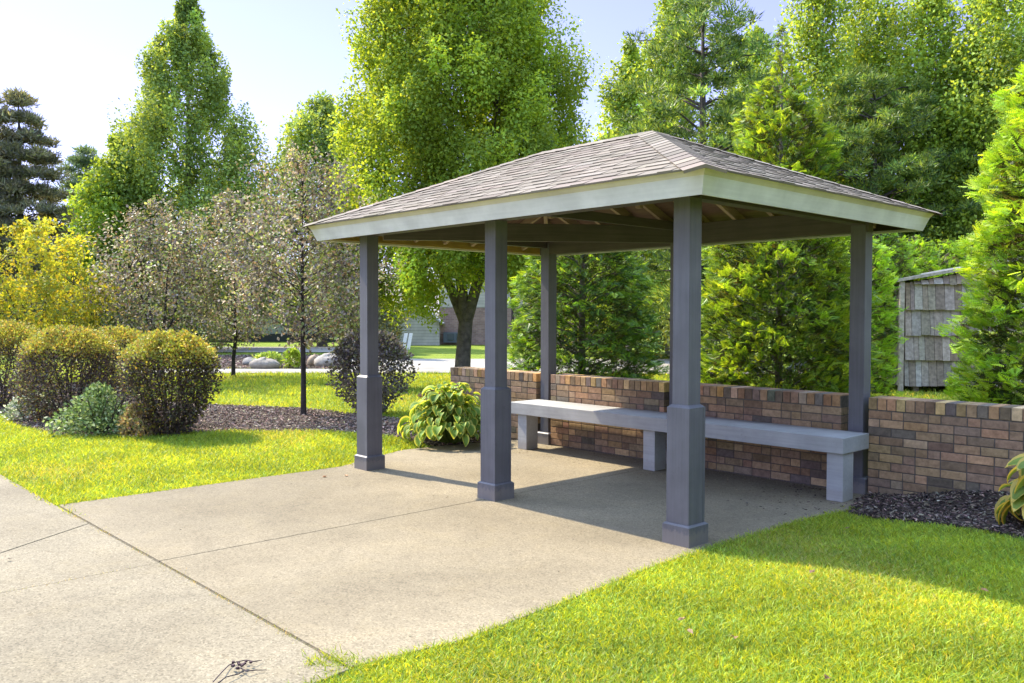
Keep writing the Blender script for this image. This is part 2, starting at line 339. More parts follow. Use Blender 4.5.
sl = (HR-HE)/(RY+OV)
for side in ('front', 'right', 'back', 'left'):
    o0, o1 = OV-.012, OV-FO
    f = ringpiece(side, [(o1, HB), (o0, HE-.006), (o0-.03, HE-.016), (o1-.03, HB+.004)]).build('fascia', MAT['fascia'], pav)
    zt = HE-.038; ot = o0-FO*(.032/.154)
    ringpiece(side, [(ot+.003, zt), (OV+.004, HE-.002), (OV-.010, HE-.004), (ot-.01, zt)]).build('trim_strip', MAT['trim'], f)
    # inner board behind the fascia and the bird-box strip under it
    mm = MAT['sunlit_wood'] if side == 'left' else MAT['beam']
    ringpiece(side, [(o1-.034, HB+.022), (o0-.036, HE-.03), (o0-.06, HE-.04), (o1-.06, HB+.022)]).build('backing_board', mm, pav)
# plates and beams
def beam(p, q, w, h, name='beam', mat='beam'): return Geo().bar(p, q, w, h).build(name, MAT[mat], pav, bevel=.003)
yb = cy1-.02
beam((EX0+.02, yb, 2.575), (EX1-.02, yb, 2.575), .09, .215)
xl = EX0+PW/2
beam((xl, cy0+.08, 2.56), (xl, yb-.05, 2.56), .09, .12)
beam((EX0+.04, cy0-.012, 2.452), (EX1-.04, cy0-.012, 2.452), .11, .03)
beam((-PW/2+.012, cy0+.06, 2.45), (-PW/2+.012, yb-.05, 2.45), .11, .028)
beam((-L1-.02, cy0+.12, 2.572), (-L2-PW/2-.03, yb-.06, 2.572), .07, .185)
beam((-L2-PW/2+.045, cy0+.08, 2.60), (-L2-PW/2+.045, yb-.05, 2.60), .04, .09)
def zroof(o): return HE+sl*(OV-o)           # underside reference, o = outset from post line
SX0, SX1, SY0, SY1 = EX0-OV, EX1+OV, EY0-OV, EY1+OV
def roofz(x, y):
    return min(HE+sl*(y-SY0), HE+(HR-HE)*(SY1-y)/(SY1-RY), HE+(HR-HE)*(SX1-x)/(SX1-RX1), HE+(HR-HE)*(x-SX0)/(RX0-SX0))
dz = .055
def raft(p, q):
    p = (p[0], p[1], roofz(p[0], p[1])-dz); q = (q[0], q[1], roofz(q[0], q[1])-dz)
    Geo().bar(p, q, .04, .10).build('rafter', MAT['rafter'], pav)
for x in np.arange(-4.35, .3, .42):
    def yf(x):
        if x > RX1: return SY0+(SX1-x)/(SX1-RX1)*(RY-SY0)
        if x < RX0: return SY0+(x-SX0)/(RX0-SX0)*(RY-SY0)
        return RY
    y = yf(x)
    if y-SY0 > .25:
        raft((x, SY0+.10, 0), (x, y-.03, 0))
        raft((x, SY1-.10, 0), (x, RY+(RY-y)*(SY1-RY)/(RY-SY0)+.03, 0))
for y in np.arange(.1, 2.9, .42):
    fr = (y-SY0)/(RY-SY0) if y < RY else (SY1-y)/(SY1-RY)
    raft((SX1-.10, y, 0), (SX1-fr*(SX1-RX1)+.03, y, 0)); raft((SX0+.10, y, 0), (SX0+fr*(RX0-SX0)-.03, y, 0))
for c, e in (((SX0, SY0), RX0), ((SX1, SY0), RX1), ((SX0, SY1), RX0), ((SX1, SY1), RX1)):
    c = np.array(c); e = np.array((e, RY)); p = c+(e-c)*.07
    Geo().bar((p[0], p[1], roofz(*p)-dz), (e[0], e[1], HR-dz), .045, .14).build('rafter', MAT['rafter'], pav)
Geo().bar((RX0, RY, HR-.04), (RX1, RY, HR-.04), .04, .17).build('ridge_board', MAT['rafter'], pav)
for x in (-2.75, -1.6):       # king post pieces above the tie
    Geo().box((x, RY, (2.6+HR-.2)/2), (.05, .05, HR-.2-2.6)).build('king_post', MAT['rafter'], pav)
# deck
A = (SX0, SY0); B = (SX1, SY0); C_ = (SX1, SY1); D_ = (SX0, SY1)
def slopes(off, ex):
    a = (SX0-ex, SY0-ex, HE+off); b = (SX1+ex, SY0-ex, HE+off); c = (SX1+ex, SY1+ex, HE+off); d = (SX0-ex, SY1+ex, HE+off); p = (RX0, RY, HR+off); q = (RX1, RY, HR+off)
    return {'front': (a, b, q, p), 'right': (b, c, q, q), 'back': (c, d, p, q), 'left': (d, a, p, p)}
S1 = slopes(-.008, -.006); S2 = slopes(-.052, -.05)
G = Geo()
for S, fl in ((S1, 0), (S2, 1)):
    for k in ('front', 'back'): G.add(S[k], [[0, 1, 2, 3][::-1 if fl else 1]])
    for k in ('right', 'left'): G.add(S[k][:3], [[0, 1, 2][::-1 if fl else 1]])
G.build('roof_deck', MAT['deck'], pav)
SH = [(.205, .177, .145), (.185, .160, .130), (.225, .195, .161), (.17, .145, .118), (.205, .174, .142)]
sh = Geo(); S = slopes(.0, .018)
for key, (a, b, c, d_) in S.items():
    a, b, c, d_ = map(np.array, (a, b, c, d_)); nrm = unit(np.cross(b-a, d_-a)); n = 15
    ax = unit(b-a)
    for k in range(n):
        v0, v1 = k/n, (k+1.25)/n; v1 = min(v1, 1)
        l0, r0 = a+(d_-a)*v0, b+(c-b)*v0; l1, r1 = a+(d_-a)*v1, b+(c-b)*v1
        W = np.linalg.norm(r0-l0); s = -rng.uniform(0, .2); thick = rng.random() < .5
        o1 = (l1-l0)@ax; W1 = W-((r0-r1)@ax)
        while s < W:
            w = rng.uniform(.10, .30); thick = not thick
            x0, x1 = max(s, 0), min(s+w, W); s += w
            if x1-x0 < .01: continue
            t0, t1 = min(max(x0, o1), W1), min(max(x1, o1), W1)
            t = .012 if thick else .0075; dn = (l0-l1)*0 if thick else (l0-l1)*0
            up = l1-l0-ax*o1
            p = [l0+ax*x0+nrm*t, l0+ax*x1+nrm*t, l0+up+ax*t1+nrm*.002, l0+up+ax*t0+nrm*.002, l0+ax*x0-nrm*.006, l0+ax*x1-nrm*.006]
            cc = pal(SH, 1, .05)[0]*(1.03 if thick else .93)
            sh.add(p, [[0, 1, 2, 3], [4, 5, 1, 0]], cc)
sh.build('shingles', MAT['shingle'], pav)
def caps(p0, p1, n1, n2, name):
    p0, p1 = np.array(p0, float), np.array(p1, float); ax = unit(p1-p0); L = np.linalg.norm(p1-p0); k = max(int(L/.15), 1)
    G = Geo(); s1 = unit(np.cross(ax, n1)); s2 = unit(np.cross(n2, ax))
    if s1[2] > s2[2]+9: pass
    for i in range(k):
        a = p0+ax*L*i/k; b = p0+ax*L*min((i+1.2)/k, 1); w = .14
        s1_ = s1 if (s1@(n2)) < 0 or True else -s1
        v = [a+n1*.02+s1*w, a+(n1+n2)*.013, a+n2*.02+s2*w, b+n1*.010+s1*w, b+(n1+n2)*.006, b+n2*.010+s2*w, a+s1*w-n1*.004, a-(n1+n2)*.002, a+s2*w-n2*.004]
        G.add(v, [[0, 1, 4, 3], [1, 2, 5, 4], [6, 7, 1, 0], [7, 8, 2, 1]], pal(SH, 1, .08)[0]*1.02)
    return G.build(name, MAT['shingle'], pav)
def nrm_of(k):
    a, b, c, d_ = map(np.array, S[k]); return unit(np.cross(b-a, c-a))
NN = {k: nrm_of(k) for k in S}
def cap2(p0, p1, ka, kb, name):
    n1, n2 = NN[ka], NN[kb]; ax = unit(np.array(p1)-np.array(p0))
    s1 = unit(np.cross(ax, n1))
    # s1 must point down slope a (away from plane b)
    if s1@n2 > 0: n1, n2 = n1, n2; s1 = -s1
    G = None
    return caps_dir(p0, p1, n1, n2, s1, name)
def caps_dir(p0, p1, n1, n2, s1, name):
    p0, p1 = np.array(p0, float), np.array(p1, float); ax = unit(p1-p0); L = np.linalg.norm(p1-p0); k = max(int(L/.15), 1)
    s2 = unit(np.cross(ax, n2))
    if s2@n1 > 0: s2 = -s2
    G = Geo()
    for i in range(k):
        a = p0+ax*L*i/k; b = p0+ax*L*min((i+1.2)/k, 1); w = .14
        v = [a+n1*.017+s1*w, a+(n1+n2)*.010, a+n2*.017+s2*w, b+n1*.012+s1*w, b+(n1+n2)*.007, b+n2*.012+s2*w, a+s1*w-n1*.004, a-(n1+n2)*.002, a+s2*w-n2*.004]
        G.add(v, [[0, 1, 4, 3], [1, 2, 5, 4], [6, 7, 1, 0], [7, 8, 2, 1]], pal(SH, 1, .08)[0])
    return G.build(name, MAT['shingle'], pav)
cap2(S['front'][1], S['front'][2], 'front', 'right', 'hip_cap'); cap2(S['front'][0], S['front'][3], 'front', 'left', 'hip_cap')
cap2(S['back'][0], S['back'][3], 'back', 'right', 'hip_cap'); cap2(S['back'][1], S['back'][2], 'back', 'left', 'hip_cap')
cap2(S['front'][3], S['front'][2], 'front', 'back', 'ridge_cap')

# ------------------------------------------------------------------ bench
b = empty('bench', (-2.06, 2.4, 0), 'long light grey painted bench along the low brick walls under the pavilion roof', 'bench')
def loc(G, o): 
    G.v = [v-np.array(o.location) for v in G.v]; return G
loc(Geo().box((-2.06, 2.395, .49), (4.2, .49, .14)), b).build('seat', MAT['bench'], b, bevel=.006)
for x in (-3.98, -2.07, -.05): loc(Geo().box((x, 2.28, .21), (.15, .19, .419)), b).build('leg', MAT['bench'], b, bevel=.004)
# ------------------------------------------------------------------ brick walls
BR = [(1.36*c[0], 1.32*c[1], 1.08*c[2]) for c in [(.215, .145, .10), (.235, .16, .112), (.255, .175, .12), (.20, .135, .098), (.18, .13, .105), (.215, .15, .11), (.235, .165, .12), (.28, .19, .125), (.21, .15, .115), (.185, .13, .10), (.12, .10, .092)]]
BT = [(1.4*a_, 1.3*b_, 1.1*c_) for a_, b_, c_ in [(.30, .20, .115), (.20, .14, .10), (.16, .125, .105), (.11, .10, .095), (.27, .18, .11), (.22, .15, .11), (.36, .22, .10), (.24, .17, .12), (.30, .22, .13)]]
labs = ['short brick wall beside the variegated hosta at the far left end of the bench', 'low brick wall behind the sunlit far half of the bench', 'low brick wall behind the shaded near half of the bench', 'long brown brick wall running right from the pavilion behind dark mulch']
for (nm, x0, x1), lab in zip(WALLS, labs):
    y0, y1, zt = 2.68, 2.95, .875
    w = empty('brick_wall', ((x0+x1)/2, (y0+y1)/2, 0), lab, 'wall', 'low brick garden walls')
    G = Geo(); ch = .0755; nc = 10; zc = zt-.112
    for c in range(nc):
        z = zc-(c+.5)*ch
        for yy, dy in ((y0+.0625, .125), (y1-.0625, .125)):
            x = x0-(.105 if c % 2 else 0)
            while x < x1-.005:
                L = .20 if rng.random() < .72 else .095
                a, b_ = max(x, x0), min(x+L, x1); x += L+.009
                if b_-a < .02: continue
                j = rng.uniform(-.0015, .0015)
                G.box(((a+b_)/2, yy+j, z), (b_-a, dy, ch-.009), 0, pal(BR, 1, .14)[0])
    x = x0
    while x < x1-.03:
        L = min(.074+rng.uniform(-.002, .002), x1-x)
        G.box((x+L/2, (y0+y1)/2+rng.uniform(-.002, .002), zt-.052), (L, y1-y0+.004, .104), 0, pal(BT, 1, .24)[0]); x += L+.009
    loc(G, w).build('bricks', MAT['brick'], w, bevel=.003)
    loc(Geo().box(((x0+x1)/2, (y0+y1)/2, zt/2-.06), (x1-x0-.008, y1-y0-.010, zt+.1), 0, (.13, .108, .088)), w).build('mortar', MAT['mortar'], w)

# ------------------------------------------------------------------ grass
def keepout(x, y, pad=0):
    k = inpoly(PATIO, x, y) | inpoly(WALK, x, y) | inpoly(BEDL, x, y) | inpoly(BEDR, x, y) | inpoly(ROAD, x, y) | inpoly(PATH, x, y) | inpoly(ISLE, x, y) | inpoly(ROAD2, x, y)
    return k | ((y > 2.6) & (y < 3) & (x > -6))
def grass(name, x0, x1, y0, y1, dens, h, label, maxd=60):
    n = int((x1-x0)*(y1-y0)*dens); x = rng.uniform(x0, x1, n); y = rng.uniform(y0, y1, n)
    dx, dy = x-CAM[0], y-CAM[1]; dep = dx*FH[0]+dy*FH[1]; lat = dx*_r[0]+dy*_r[1]
    k = (dep > 1.2) & (np.abs(lat) < dep*.72+.8) & (dep < maxd); x, y, dep = x[k], y[k], dep[k]
    k = rng.random(len(x)) < np.clip((3.5/dep)**1.15, 0, 1)*1.0; x, y, dep = x[k], y[k], dep[k]
    jx, jy = rng.normal(size=len(x))*.03, rng.normal(size=len(x))*.03
    k = ~keepout(x+jx, y+jy); x, y, dep = x[k], y[k], dep[k]; n = len(x)
    wsc = 1+dep/9
    az = rng.uniform(0, 2*PI, n); ln = rng.uniform(.05, .75, n); hh = h*rng.uniform(.5, 1.25, n)*(1+.18*np.sin(x*2.3+np.sin(y*3))*np.cos(y*2.1))*(1+dep/60)
    dirs = np.stack([np.cos(az)*ln, np.sin(az)*ln, np.ones(n)], 1); dirs = unit(dirs)
    pos = np.stack([x, y, hgt(x, y)-.005], 1)
    side = unit(np.cross(dirs, rvec(n))); w = .0019*wsc*rng.uniform(.6, 1.4, n)
    bend = np.stack([np.cos(az), np.sin(az), -.25*np.ones(n)], 1)*hh[:, None]*rng.uniform(.1, .5, n)[:, None]
    mid = pos+dirs*hh[:, None]*.55; tip = pos+dirs*hh[:, None]+bend
    V = np.stack([pos-side*w[:, None], pos+side*w[:, None], mid+side*w[:, None]*.8, mid-side*w[:, None]*.8, tip], 1)
    b5 = np.arange(n)*5
    patch = np.sin(x*1.7+1.3*np.sin(y*1.1))+np.sin(y*2.3+x*.9)+rng.normal(size=n)*.9
    big = np.sin(x*3.1+2*np.sin(y*2.7))*np.sin(y*3.7+1.5*np.sin(x*2.2))
    c = pal([(.135, .225, .028), (.175, .27, .034), (.22, .30, .040), (.10, .185, .028)], n, .18)*np.exp(.16*big)[:, None]
    dry = patch > 2.0; c[dry] = pal([(.20, .27, .05), (.22, .27, .06), (.25, .27, .10)], int(dry.sum()), .12)
    G = Geo(); G.add(V.reshape(-1, 3), np.stack([b5, b5+1, b5+2, b5+3], 1), c)
    G.f.append(np.stack([b5+3, b5+2, b5+4], 1)); G.c.append(c)
    tag(G.build(name, MAT['grass']), label, None, None, 'stuff'); print(name, n)
grass('grass', .02, 4.4, -5, 2.2, 19000, .046, 'sunlit mown grass in the near right corner beside the patio')
grass('grass', -17, -3.8, -2.9, 2.0, 9500, .055, 'bright mown grass strip between patio, sidewalk and bushes')
grass('grass', -27, -4.5, 1.2, 14, 2900, .065, 'wide lawn behind the left mulch bed up to the road', 30)
grass('grass', -6, 8, 3, 16, 1500, .07, 'lawn behind the brick walls towards the shed', 24)
# weeds in the slab joints
def tufts(pts, n, h, name, label, sp=.02, cs=((.12, .18, .045), (.20, .22, .09), (.26, .24, .15))):
    P = np.repeat(np.array(pts, float), n, 0); N = len(P); P = P+rng.normal(size=(N, 2))*sp
    pos = np.stack([P[:, 0], P[:, 1], np.zeros(N)-.01], 1); dd = unit(rng.normal(size=(N, 3))*[.8, .8, .3]+[0, 0, .8])
    G = Geo(); scatter(G, TRI*[.12, 1, 1], TF, pos, dd, rvec(N), rng.uniform(.4, 1.2, N)*h, pal(cs, N, .2)); tag(G.build(name, MAT['grass']), label, None, None, 'stuff')
t = np.concatenate([rng.uniform(-4.3, .1, 45), *[rng.normal(q_, .07, 12) for q_ in (-3.9, -3.2, -2.5, -1.95, -1.6, -1.2, -.8, -.5)], rng.normal(-.4, .3, 40)]); t = t[(t > -4.35) & (t < .15)]
tufts([(x, -2.81) for x in t], 8, .024, 'weeds', 'dry weeds growing in the joint between patio and sidewalk', .022)
tufts([(-2.12+rng.normal()*.01, -2.9-rng.uniform(0, 1)) for k in range(26)], 7, .022, 'weeds', 'thin weeds in the sidewalk joint', .02)
tufts([(.02+rng.normal()*.05, -2.85+rng.normal()*.06) for k in range(26)]+[(.1, -2.78)]*6, 14, .05, 'weeds', 'grass tufts spilling over the near end of the slab joint', .03, ((.12, .21, .03), (.16, .24, .03)))

def along(P, step):
    out = []
    for a_, b_ in zip(P[:-1], P[1:]):
        a_, b_ = np.array(a_), np.array(b_); L = np.linalg.norm(b_-a_)
        for q_ in np.arange(0, L, step): out.append(a_+(b_-a_)*q_/L)
    return out
E1 = [(.17, -2.8), (.26, -2.2), (.20, -1.4), (.11, -.45), (.11, .23), (.12, 1.2), (.20, 1.8)]
tufts(along(E1, .012), 9, .05, 'grass_edge', 'grass blades leaning over the right edge of the patio', .020, ((.10, .19, .028), (.16, .25, .034), (.20, .28, .04)))
E2 = [(-15, -2.80), (-4.42, -2.79), (-4.44, -.05), (-4.92, 1.05)]
tufts(along(E2, .03), 10, .055, 'grass_edge', 'grass blades leaning over the left paving edges', .022, ((.10, .19, .028), (.16, .25, .034), (.20, .28, .04)))
# ------------------------------------------------------------------ trees
def limb(G, p, q, r0, r1, n=5, wob=.06, sag=0, sides=6):
    p, q = np.array(p, float), np.array(q, float); t = np.linspace(0, 1, n)[:, None]; L = np.linalg.norm(q-p)
    P = p+(q-p)*t+np.sin(t*PI)*rng.normal(size=3)*wob*L+np.sin(t*PI)*np.array([0, 0, -sag*L])
    G.tube(P, np.linspace(r0, r1, n), sides, (.5, .5, .5), cap=False)
def crownleaves(G, cen, n_per, s, axis, el, leaf, cols, cj=.15, up=.35, mixd=True, proto=LEAF, pf=LF, droop=.25):
    K = len(cen); N = K*n_per; c = np.repeat(cen, n_per, 0); ax = np.repeat(unit(axis), n_per, 0); S_ = np.repeat(np.asarray(s)*np.ones(K), n_per)
    o = rng.normal(size=(N, 3)); o = unit(o)*rng.uniform(.25, 1, (N, 1))**.6
    al = (o*ax).sum(1, keepdims=True); o = o+ax*al*(el-1)
    pos = c+o*S_[:, None]
    nr = unit(unit(o)*1.1+rng.normal(size=(N, 3))*.38+[0, 0, up]); dd = unit(rng.normal(size=(N, 3))*.8+unit(o)*.6+[0, 0, -droop])
    kc = np.exp(rng.normal(size=(K, 1))*cj); cm_ = np.mean(np.array(cols), 0); cc = (pal(cols, N, .08)*.6+cm_*.4)*np.repeat(kc, n_per, 0) if mixd else pal(cols, N, .13)*np.repeat(kc, n_per, 0)
    scatter(G, proto, pf, pos, dd, nr, leaf*rng.uniform(.6, 1.25, N), cc)
    return N
BARK = (.5, .5, .5)
def broadleaf(name, x, y, prof, z0, z1, K, n_per, s, leaf, cols, label, cat, group=None, trunk=(.1, 1.0), upw=.6, el=1.6, tcol=(.12, .10, .085), nb=40, off=(0, 0), mat='leaf', fork=None, shell=.55, cj=.15, clusters=True, flat=0, keep=None):
    """prof: [(t, radius)] from crown bottom (t=0) to top (t=1)"""
    root = empty(name, (x, y, 0), label, cat, group)
    pt, pr_ = np.array(prof).T
    t = []; 
    while len(t) < K:
        q = rng.random(); 
        if rng.random() < np.interp(q, pt, pr_)/pr_.max(): t.append(q)
    t += list(np.linspace(.7, .99, max(K//22, 3))); t = np.array(t); K = len(t); az = rng.uniform(0, 2*PI, K); rad = np.interp(t, pt, pr_)
    lob = 1+.08*np.sin(az*3+t*9)+.08*np.sin(az*5-t*17+2)
    rr = np.maximum(rad*lob-s*.6, .02)*(1-(1-shell)*rng.random(K)**1.6)
    h = z0+t*(z1-z0); cen = np.stack([np.cos(az)*rr+off[0]*t, np.sin(az)*rr+off[1]*t, h], 1)
    if keep:
        k = keep(cen, cen[:, 0]*_r[0]+cen[:, 1]*_r[1]); cen, az, t, rad, h, rr = cen[k], az[k], t[k], rad[k], h[k], rr[k]; K = len(t)
    out = np.stack([np.cos(az), np.sin(az), np.zeros(K)], 1)
    axis = out*(1-upw)+np.array([0, 0, 1.])*upw
    ss = s*rng.uniform(.65, 1.3, K)*np.clip(rad/pr_.max()*1.6, .45, 1)
    G = Geo(); crownleaves(G, cen, n_per, ss, axis, el, leaf, cols, cj, mixd=(mat == 'leaf'))
    # stray leaves on the outline
    G.build('crown', MAT[mat], root)
    T = Geo(); tr, th = trunk
    zt = z0+(z1-z0)*.8; tz = np.array([-.1, .0, .12, th*.5, th, (th+zt)/2, zt]); rad_ = np.array([1.5, 1.3, 1.08, .95, .88, .45, .06])*tr
    wob = np.cumsum(rng.normal(size=(7, 2))*tr*(.08 if tr > .18 else .35), 0)*np.array([0, 0, 0, .4, 1, 1, 1])[:, None]
    if fork: zt = th
    P = np.stack([wob[:, 0]+off[0]*np.clip((tz-th)/(z1-th), 0, 1), wob[:, 1]+off[1]*np.clip((tz-th)/(z1-th), 0, 1), tz], 1)
    mains = []
    if fork:
        T.tube(P[:5], rad_[:5], 12, BARK, cap=False)
        for k in range(fork):
            a = k*2*PI/fork+rng.uniform(-.3, .3); e = np.array([math.cos(a)*.42*pr_.max(), math.sin(a)*.42*pr_.max(), z0+(z1-z0)*rng.uniform(.45, .75)])
            s0 = P[4]+[0, 0, -tr*.6]; mid = s0+(e-s0)*.3+np.array([math.cos(a), math.sin(a), 0])*tr*1.5
            mains.append(np.array([s0+(e-s0)*q_ for q_ in (.3, .45, .6, .75, .9, 1)]))
            T.tube(np.array([s0, s0+(mid-s0)*.5+[0, 0, tr*.2], mid, s0+(e-s0)*.6, e]), np.array([.72, .6, .5, .3, .08])*tr, 8, BARK, cap=False)
    else: T.tube(P, rad_, 10, BARK, cap=False)
    idx = rng.choice(K, min(nb, K), replace=False)
    for k in idx:
        c = cen[k]; zz = max(th*.95, min(c[2]-.35*np.hypot(c[0], c[1])-.2*(z1-z0)*.3, zt)); 
        px_, py_ = np.interp(zz, tz, P[:, 0]), np.interp(zz, tz, P[:, 1])
        if fork:
            A_ = np.concatenate(mains); A_ = A_[A_[:, 2] < c[2]+.3] if (A_[:, 2] < c[2]+.3).any() else A_; px_, py_, zz = A_[np.argmin(np.linalg.norm(A_-c, axis=1))]
        limb(T, (px_, py_, zz), c, tr*.22*rng.uniform(.6, 1.1), tr*.05, 5, .05, 0, 5)
    for i in range(len(T.c)): T.c[i] = np.tile(np.array(tcol), (len(T.c[i]), 1))
    T.build('trunk', MAT['bark'], root, True)
    return root
MAPLE = [(.12, .20, .03), (.155, .25, .035), (.19, .275, .04), (.10, .17, .03), (.23, .29, .045)]
rng = np.random.default_rng(23)
x, y = spot(462, 20)
broadleaf('maple_tree', x, y, [(0, 2.0), (.06, 2.7), (.2, 3.0), (.4, 2.85), (.6, 2.6), (.8, 1.9), (1, .5)], 1.95, 11.0, 740, 340, .38, .085, MAPLE,
          'tall broad green maple with thick forked trunk behind the short brick wall', 'tree', trunk=(.185, 1.5), fork=5, keep=lambda c, lat: (c[:, 2] > 2.7) | (lat < -.75) | ((lat > 1.0) & (c[:, 2] > 2.35)), nb=110, upw=.72, el=1.8, tcol=(.14, .12, .095), shell=.35, cj=.22)
FAR = [(.12, .20, .07), (.155, .24, .065), (.19, .26, .065), (.10, .165, .065)]  # greens paled to put distance haze into the leaf colour
x, y = spot(190, 40)
broadleaf('columnar_tree', x, y, [(0, 3.8), (.25, 4.2), (.45, 3.6), (.65, 2.5), (.8, 1.5), (.92, .75), (1, .2)], 1.8, 16.8, 470, 240, .56, .155, FAR,
          'tall pointed pyramidal green tree standing against the sky left of the maple', 'tree', trunk=(.28, 2), upw=.8, el=2.1, nb=30, cj=.2)
x, y = spot(122, 38)
broadleaf('columnar_tree', x, y, [(0, 2.4), (.4, 2.4), (.75, 1.5), (1, .4)], 1.6, 9.2, 170, 170, .55, .18, [(.12, .20, .035), (.17, .25, .035), (.09, .16, .03)],
          'shorter yellow green tree at the lower left foot of the pointed pyramidal tree', 'tree', trunk=(.2, 2), upw=.75, el=1.9, nb=16, cj=.2)
x, y = spot(322, 44)
broadleaf('columnar_tree', x, y, [(0, 2.6), (.4, 2.9), (.7, 2.2), (.9, 1.3), (1, .5)], 2, 12.6, 200, 170, .7, .2, FAR,
          'green tree showing between the maple and the purple leaved trees', 'tree', trunk=(.25, 2), upw=.7, el=1.7, nb=16, cj=.2)
# purple leaved small trees
PUR = [(.14, .115, .095), (.20, .165, .145), (.08, .065, .068), (.15, .18, .06), (.21, .23, .07), (.22, .145, .09), (.25, .22, .19)]
x, y = spot(303, 13.6)
broadleaf('crabapple_tree', x, y, [(0, .6), (.15, 1.15), (.4, 1.45), (.65, 1.25), (.85, .8), (1, .25)], 1.2, 4.2, 230, 46, .21, .062, PUR,
          'purple leaved crabapple with straight thin trunk in the mulch bed nearest the pavilion', 'tree', 'purple leaved small trees', trunk=(.042, 1.25), upw=.6, el=1.9, tcol=(.06, .05, .045), nb=110, mat='leaf_dull', shell=.3, cj=.3)
x, y = spot(160, 20.5)
broadleaf('crabapple_tree', x, y, [(0, .7), (.2, 1.5), (.5, 1.85), (.75, 1.3), (1, .3)], .9, 4.35, 190, 50, .29, .082, PUR,
          'purple brown crabapple with several stems behind the golden clipped bushes', 'tree', 'purple leaved small trees', trunk=(.07, .9), fork=4, upw=.5, el=1.7, tcol=(.055, .045, .045), nb=80, mat='leaf_dull', shell=.3, cj=.3)
x, y = spot(233, 22.3)
broadleaf('crabapple_tree', x, y, [(0, .7), (.2, 1.4), (.5, 1.6), (.75, 1.1), (1, .4)], .85, 4.7, 170, 50, .30, .085, PUR,
          'purple grey crabapple on a thin dark trunk at the far edge of the left lawn', 'tree', 'purple leaved small trees', trunk=(.05, .95), upw=.55, el=1.7, tcol=(.05, .045, .045), nb=80, mat='leaf_dull', shell=.3, cj=.3)
x, y = spot(345, 19.5)
broadleaf('crabapple_tree', x, y, [(0, .5), (.3, .9), (.6, .9), (1, .3)], 1.2, 3.9, 120, 62, .25, .085, [(.13, .16, .06), (.20, .20, .08), (.17, .13, .10)],
          'small olive leaved tree half hidden behind the leftmost pavilion post', 'tree', trunk=(.05, 1.2), upw=.5, el=1.6, tcol=(.06, .05, .045), nb=30, mat='leaf_dull', shell=.3, cj=.3)
x, y = spot(36, 20)
broadleaf('yellow_tree', x, y, [(0, 1.0), (.2, 1.6), (.5, 1.9), (.8, 1.3), (1, .4)], .8, 3.75, 150, 60, .26, .10, [(.19, .23, .03), (.24, .26, .035), (.15, .21, .03), (.22, .18, .035), (.11, .17, .03)],
          'small bright yellow leaved tree behind the clipped bushes at the left edge', 'tree', trunk=(.06, .8), fork=4, upw=.35, el=1.6, tcol=(.13, .10, .075), nb=60, shell=.3, cj=.18)
# shrubs behind the small trees at left
def shrub(name, x, y, w, h, N, leaf, cols, label, cat='shrub', group=None, prof=None, mat='leaf_dull', top=None, stems=9, scol=(.09, .07, .06), z=0, shell=.22, flatten=1.0, topz=.62):
    root = empty(name, (x, y, z), label, cat, group)
    prof = np.array(prof or [(0, .45), (.15, .8), (.45, 1), (.75, .95), (.92, .7), (1, .35)]); t = rng.random(N*2); t = t[rng.random(len(t)) < np.interp(t, *prof.T)][:N]; N = len(t)
    az = rng.uniform(0, 2*PI, N); R_ = np.interp(t, *prof.T)*w/2
    lob = 1+.07*np.sin(az*4+t*7)+.06*np.sin(az*7-t*11)+.05*np.sin(az*11+t*23)+rng.normal(size=N)*.035
    f = 1-shell*np.abs(rng.normal(size=N))*1.2; topcap = (rng.random(N) < .38) & (np.interp(.86, *prof.T) > .5); f = np.where(topcap, rng.random(N)**.5, f)
    tt = np.where(topcap, 1-.06*np.abs(rng.normal(size=N))-.24*f**3.2, t)
    R_ = np.where(topcap, w/2*np.interp(.86, *prof.T), R_)
    pos = np.stack([np.cos(az)*R_*lob*np.clip(f, .1, 1.1), np.sin(az)*R_*lob*np.clip(f, .1, 1.1)*flatten, tt*h*(1+.03*np.sin(az*5)+.02*np.sin(az*9+f*6))], 1)
    cen = np.array([0, 0, h*.45]); o = unit(pos-cen); nr = unit(o*.6+rng.normal(size=(N, 3))*.6); dd = unit(o+rng.normal(size=(N, 3))*.8+[0, 0, .3])
    c = pal(cols, N, .2)
    if top is not None:      # sunlit rim painted as gold leaves on top and sun side, few elsewhere
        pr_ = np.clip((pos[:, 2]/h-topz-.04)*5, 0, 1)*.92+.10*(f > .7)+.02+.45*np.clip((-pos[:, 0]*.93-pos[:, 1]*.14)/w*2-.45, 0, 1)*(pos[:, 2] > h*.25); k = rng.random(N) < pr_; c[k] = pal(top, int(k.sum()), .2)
    G = Geo(); scatter(G, LEAF, LF, pos, dd, nr, leaf*rng.uniform(.6, 1.3, N), c); G.build('foliage', MAT[mat], root)
    T = Geo()
    for k in range(stems):
        a = rng.uniform(0, 2*PI); e = (math.cos(a)*w*.33, math.sin(a)*w*.33*flatten, h*.8); limb(T, (math.cos(a)*.05, math.sin(a)*.05, -.05), e, .014, .005, 4, .05)
    for i in range(len(T.c)): T.c[i] = np.tile(np.array(scol), (len(T.c[i]), 1))
    T.build('stem', MAT['bark'], root); return root
BAR = [(.05, .034, .034), (.075, .055, .05), (.038, .028, .03), (.08, .085, .045), (.11, .07, .055)]
SUN_GOLD = [(.30, .28, .04), (.36, .30, .04), (.23, .26, .04), (.33, .21, .05), (.22, .21, .05)]
vase = [(0, .38), (.12, .5), (.3, .74), (.5, .92), (.72, 1.0), (.86, .88), (1, .5)]
globe = [(0, .6), (.12, .82), (.35, 1), (.6, 1.0), (.85, .88), (1, .42)]
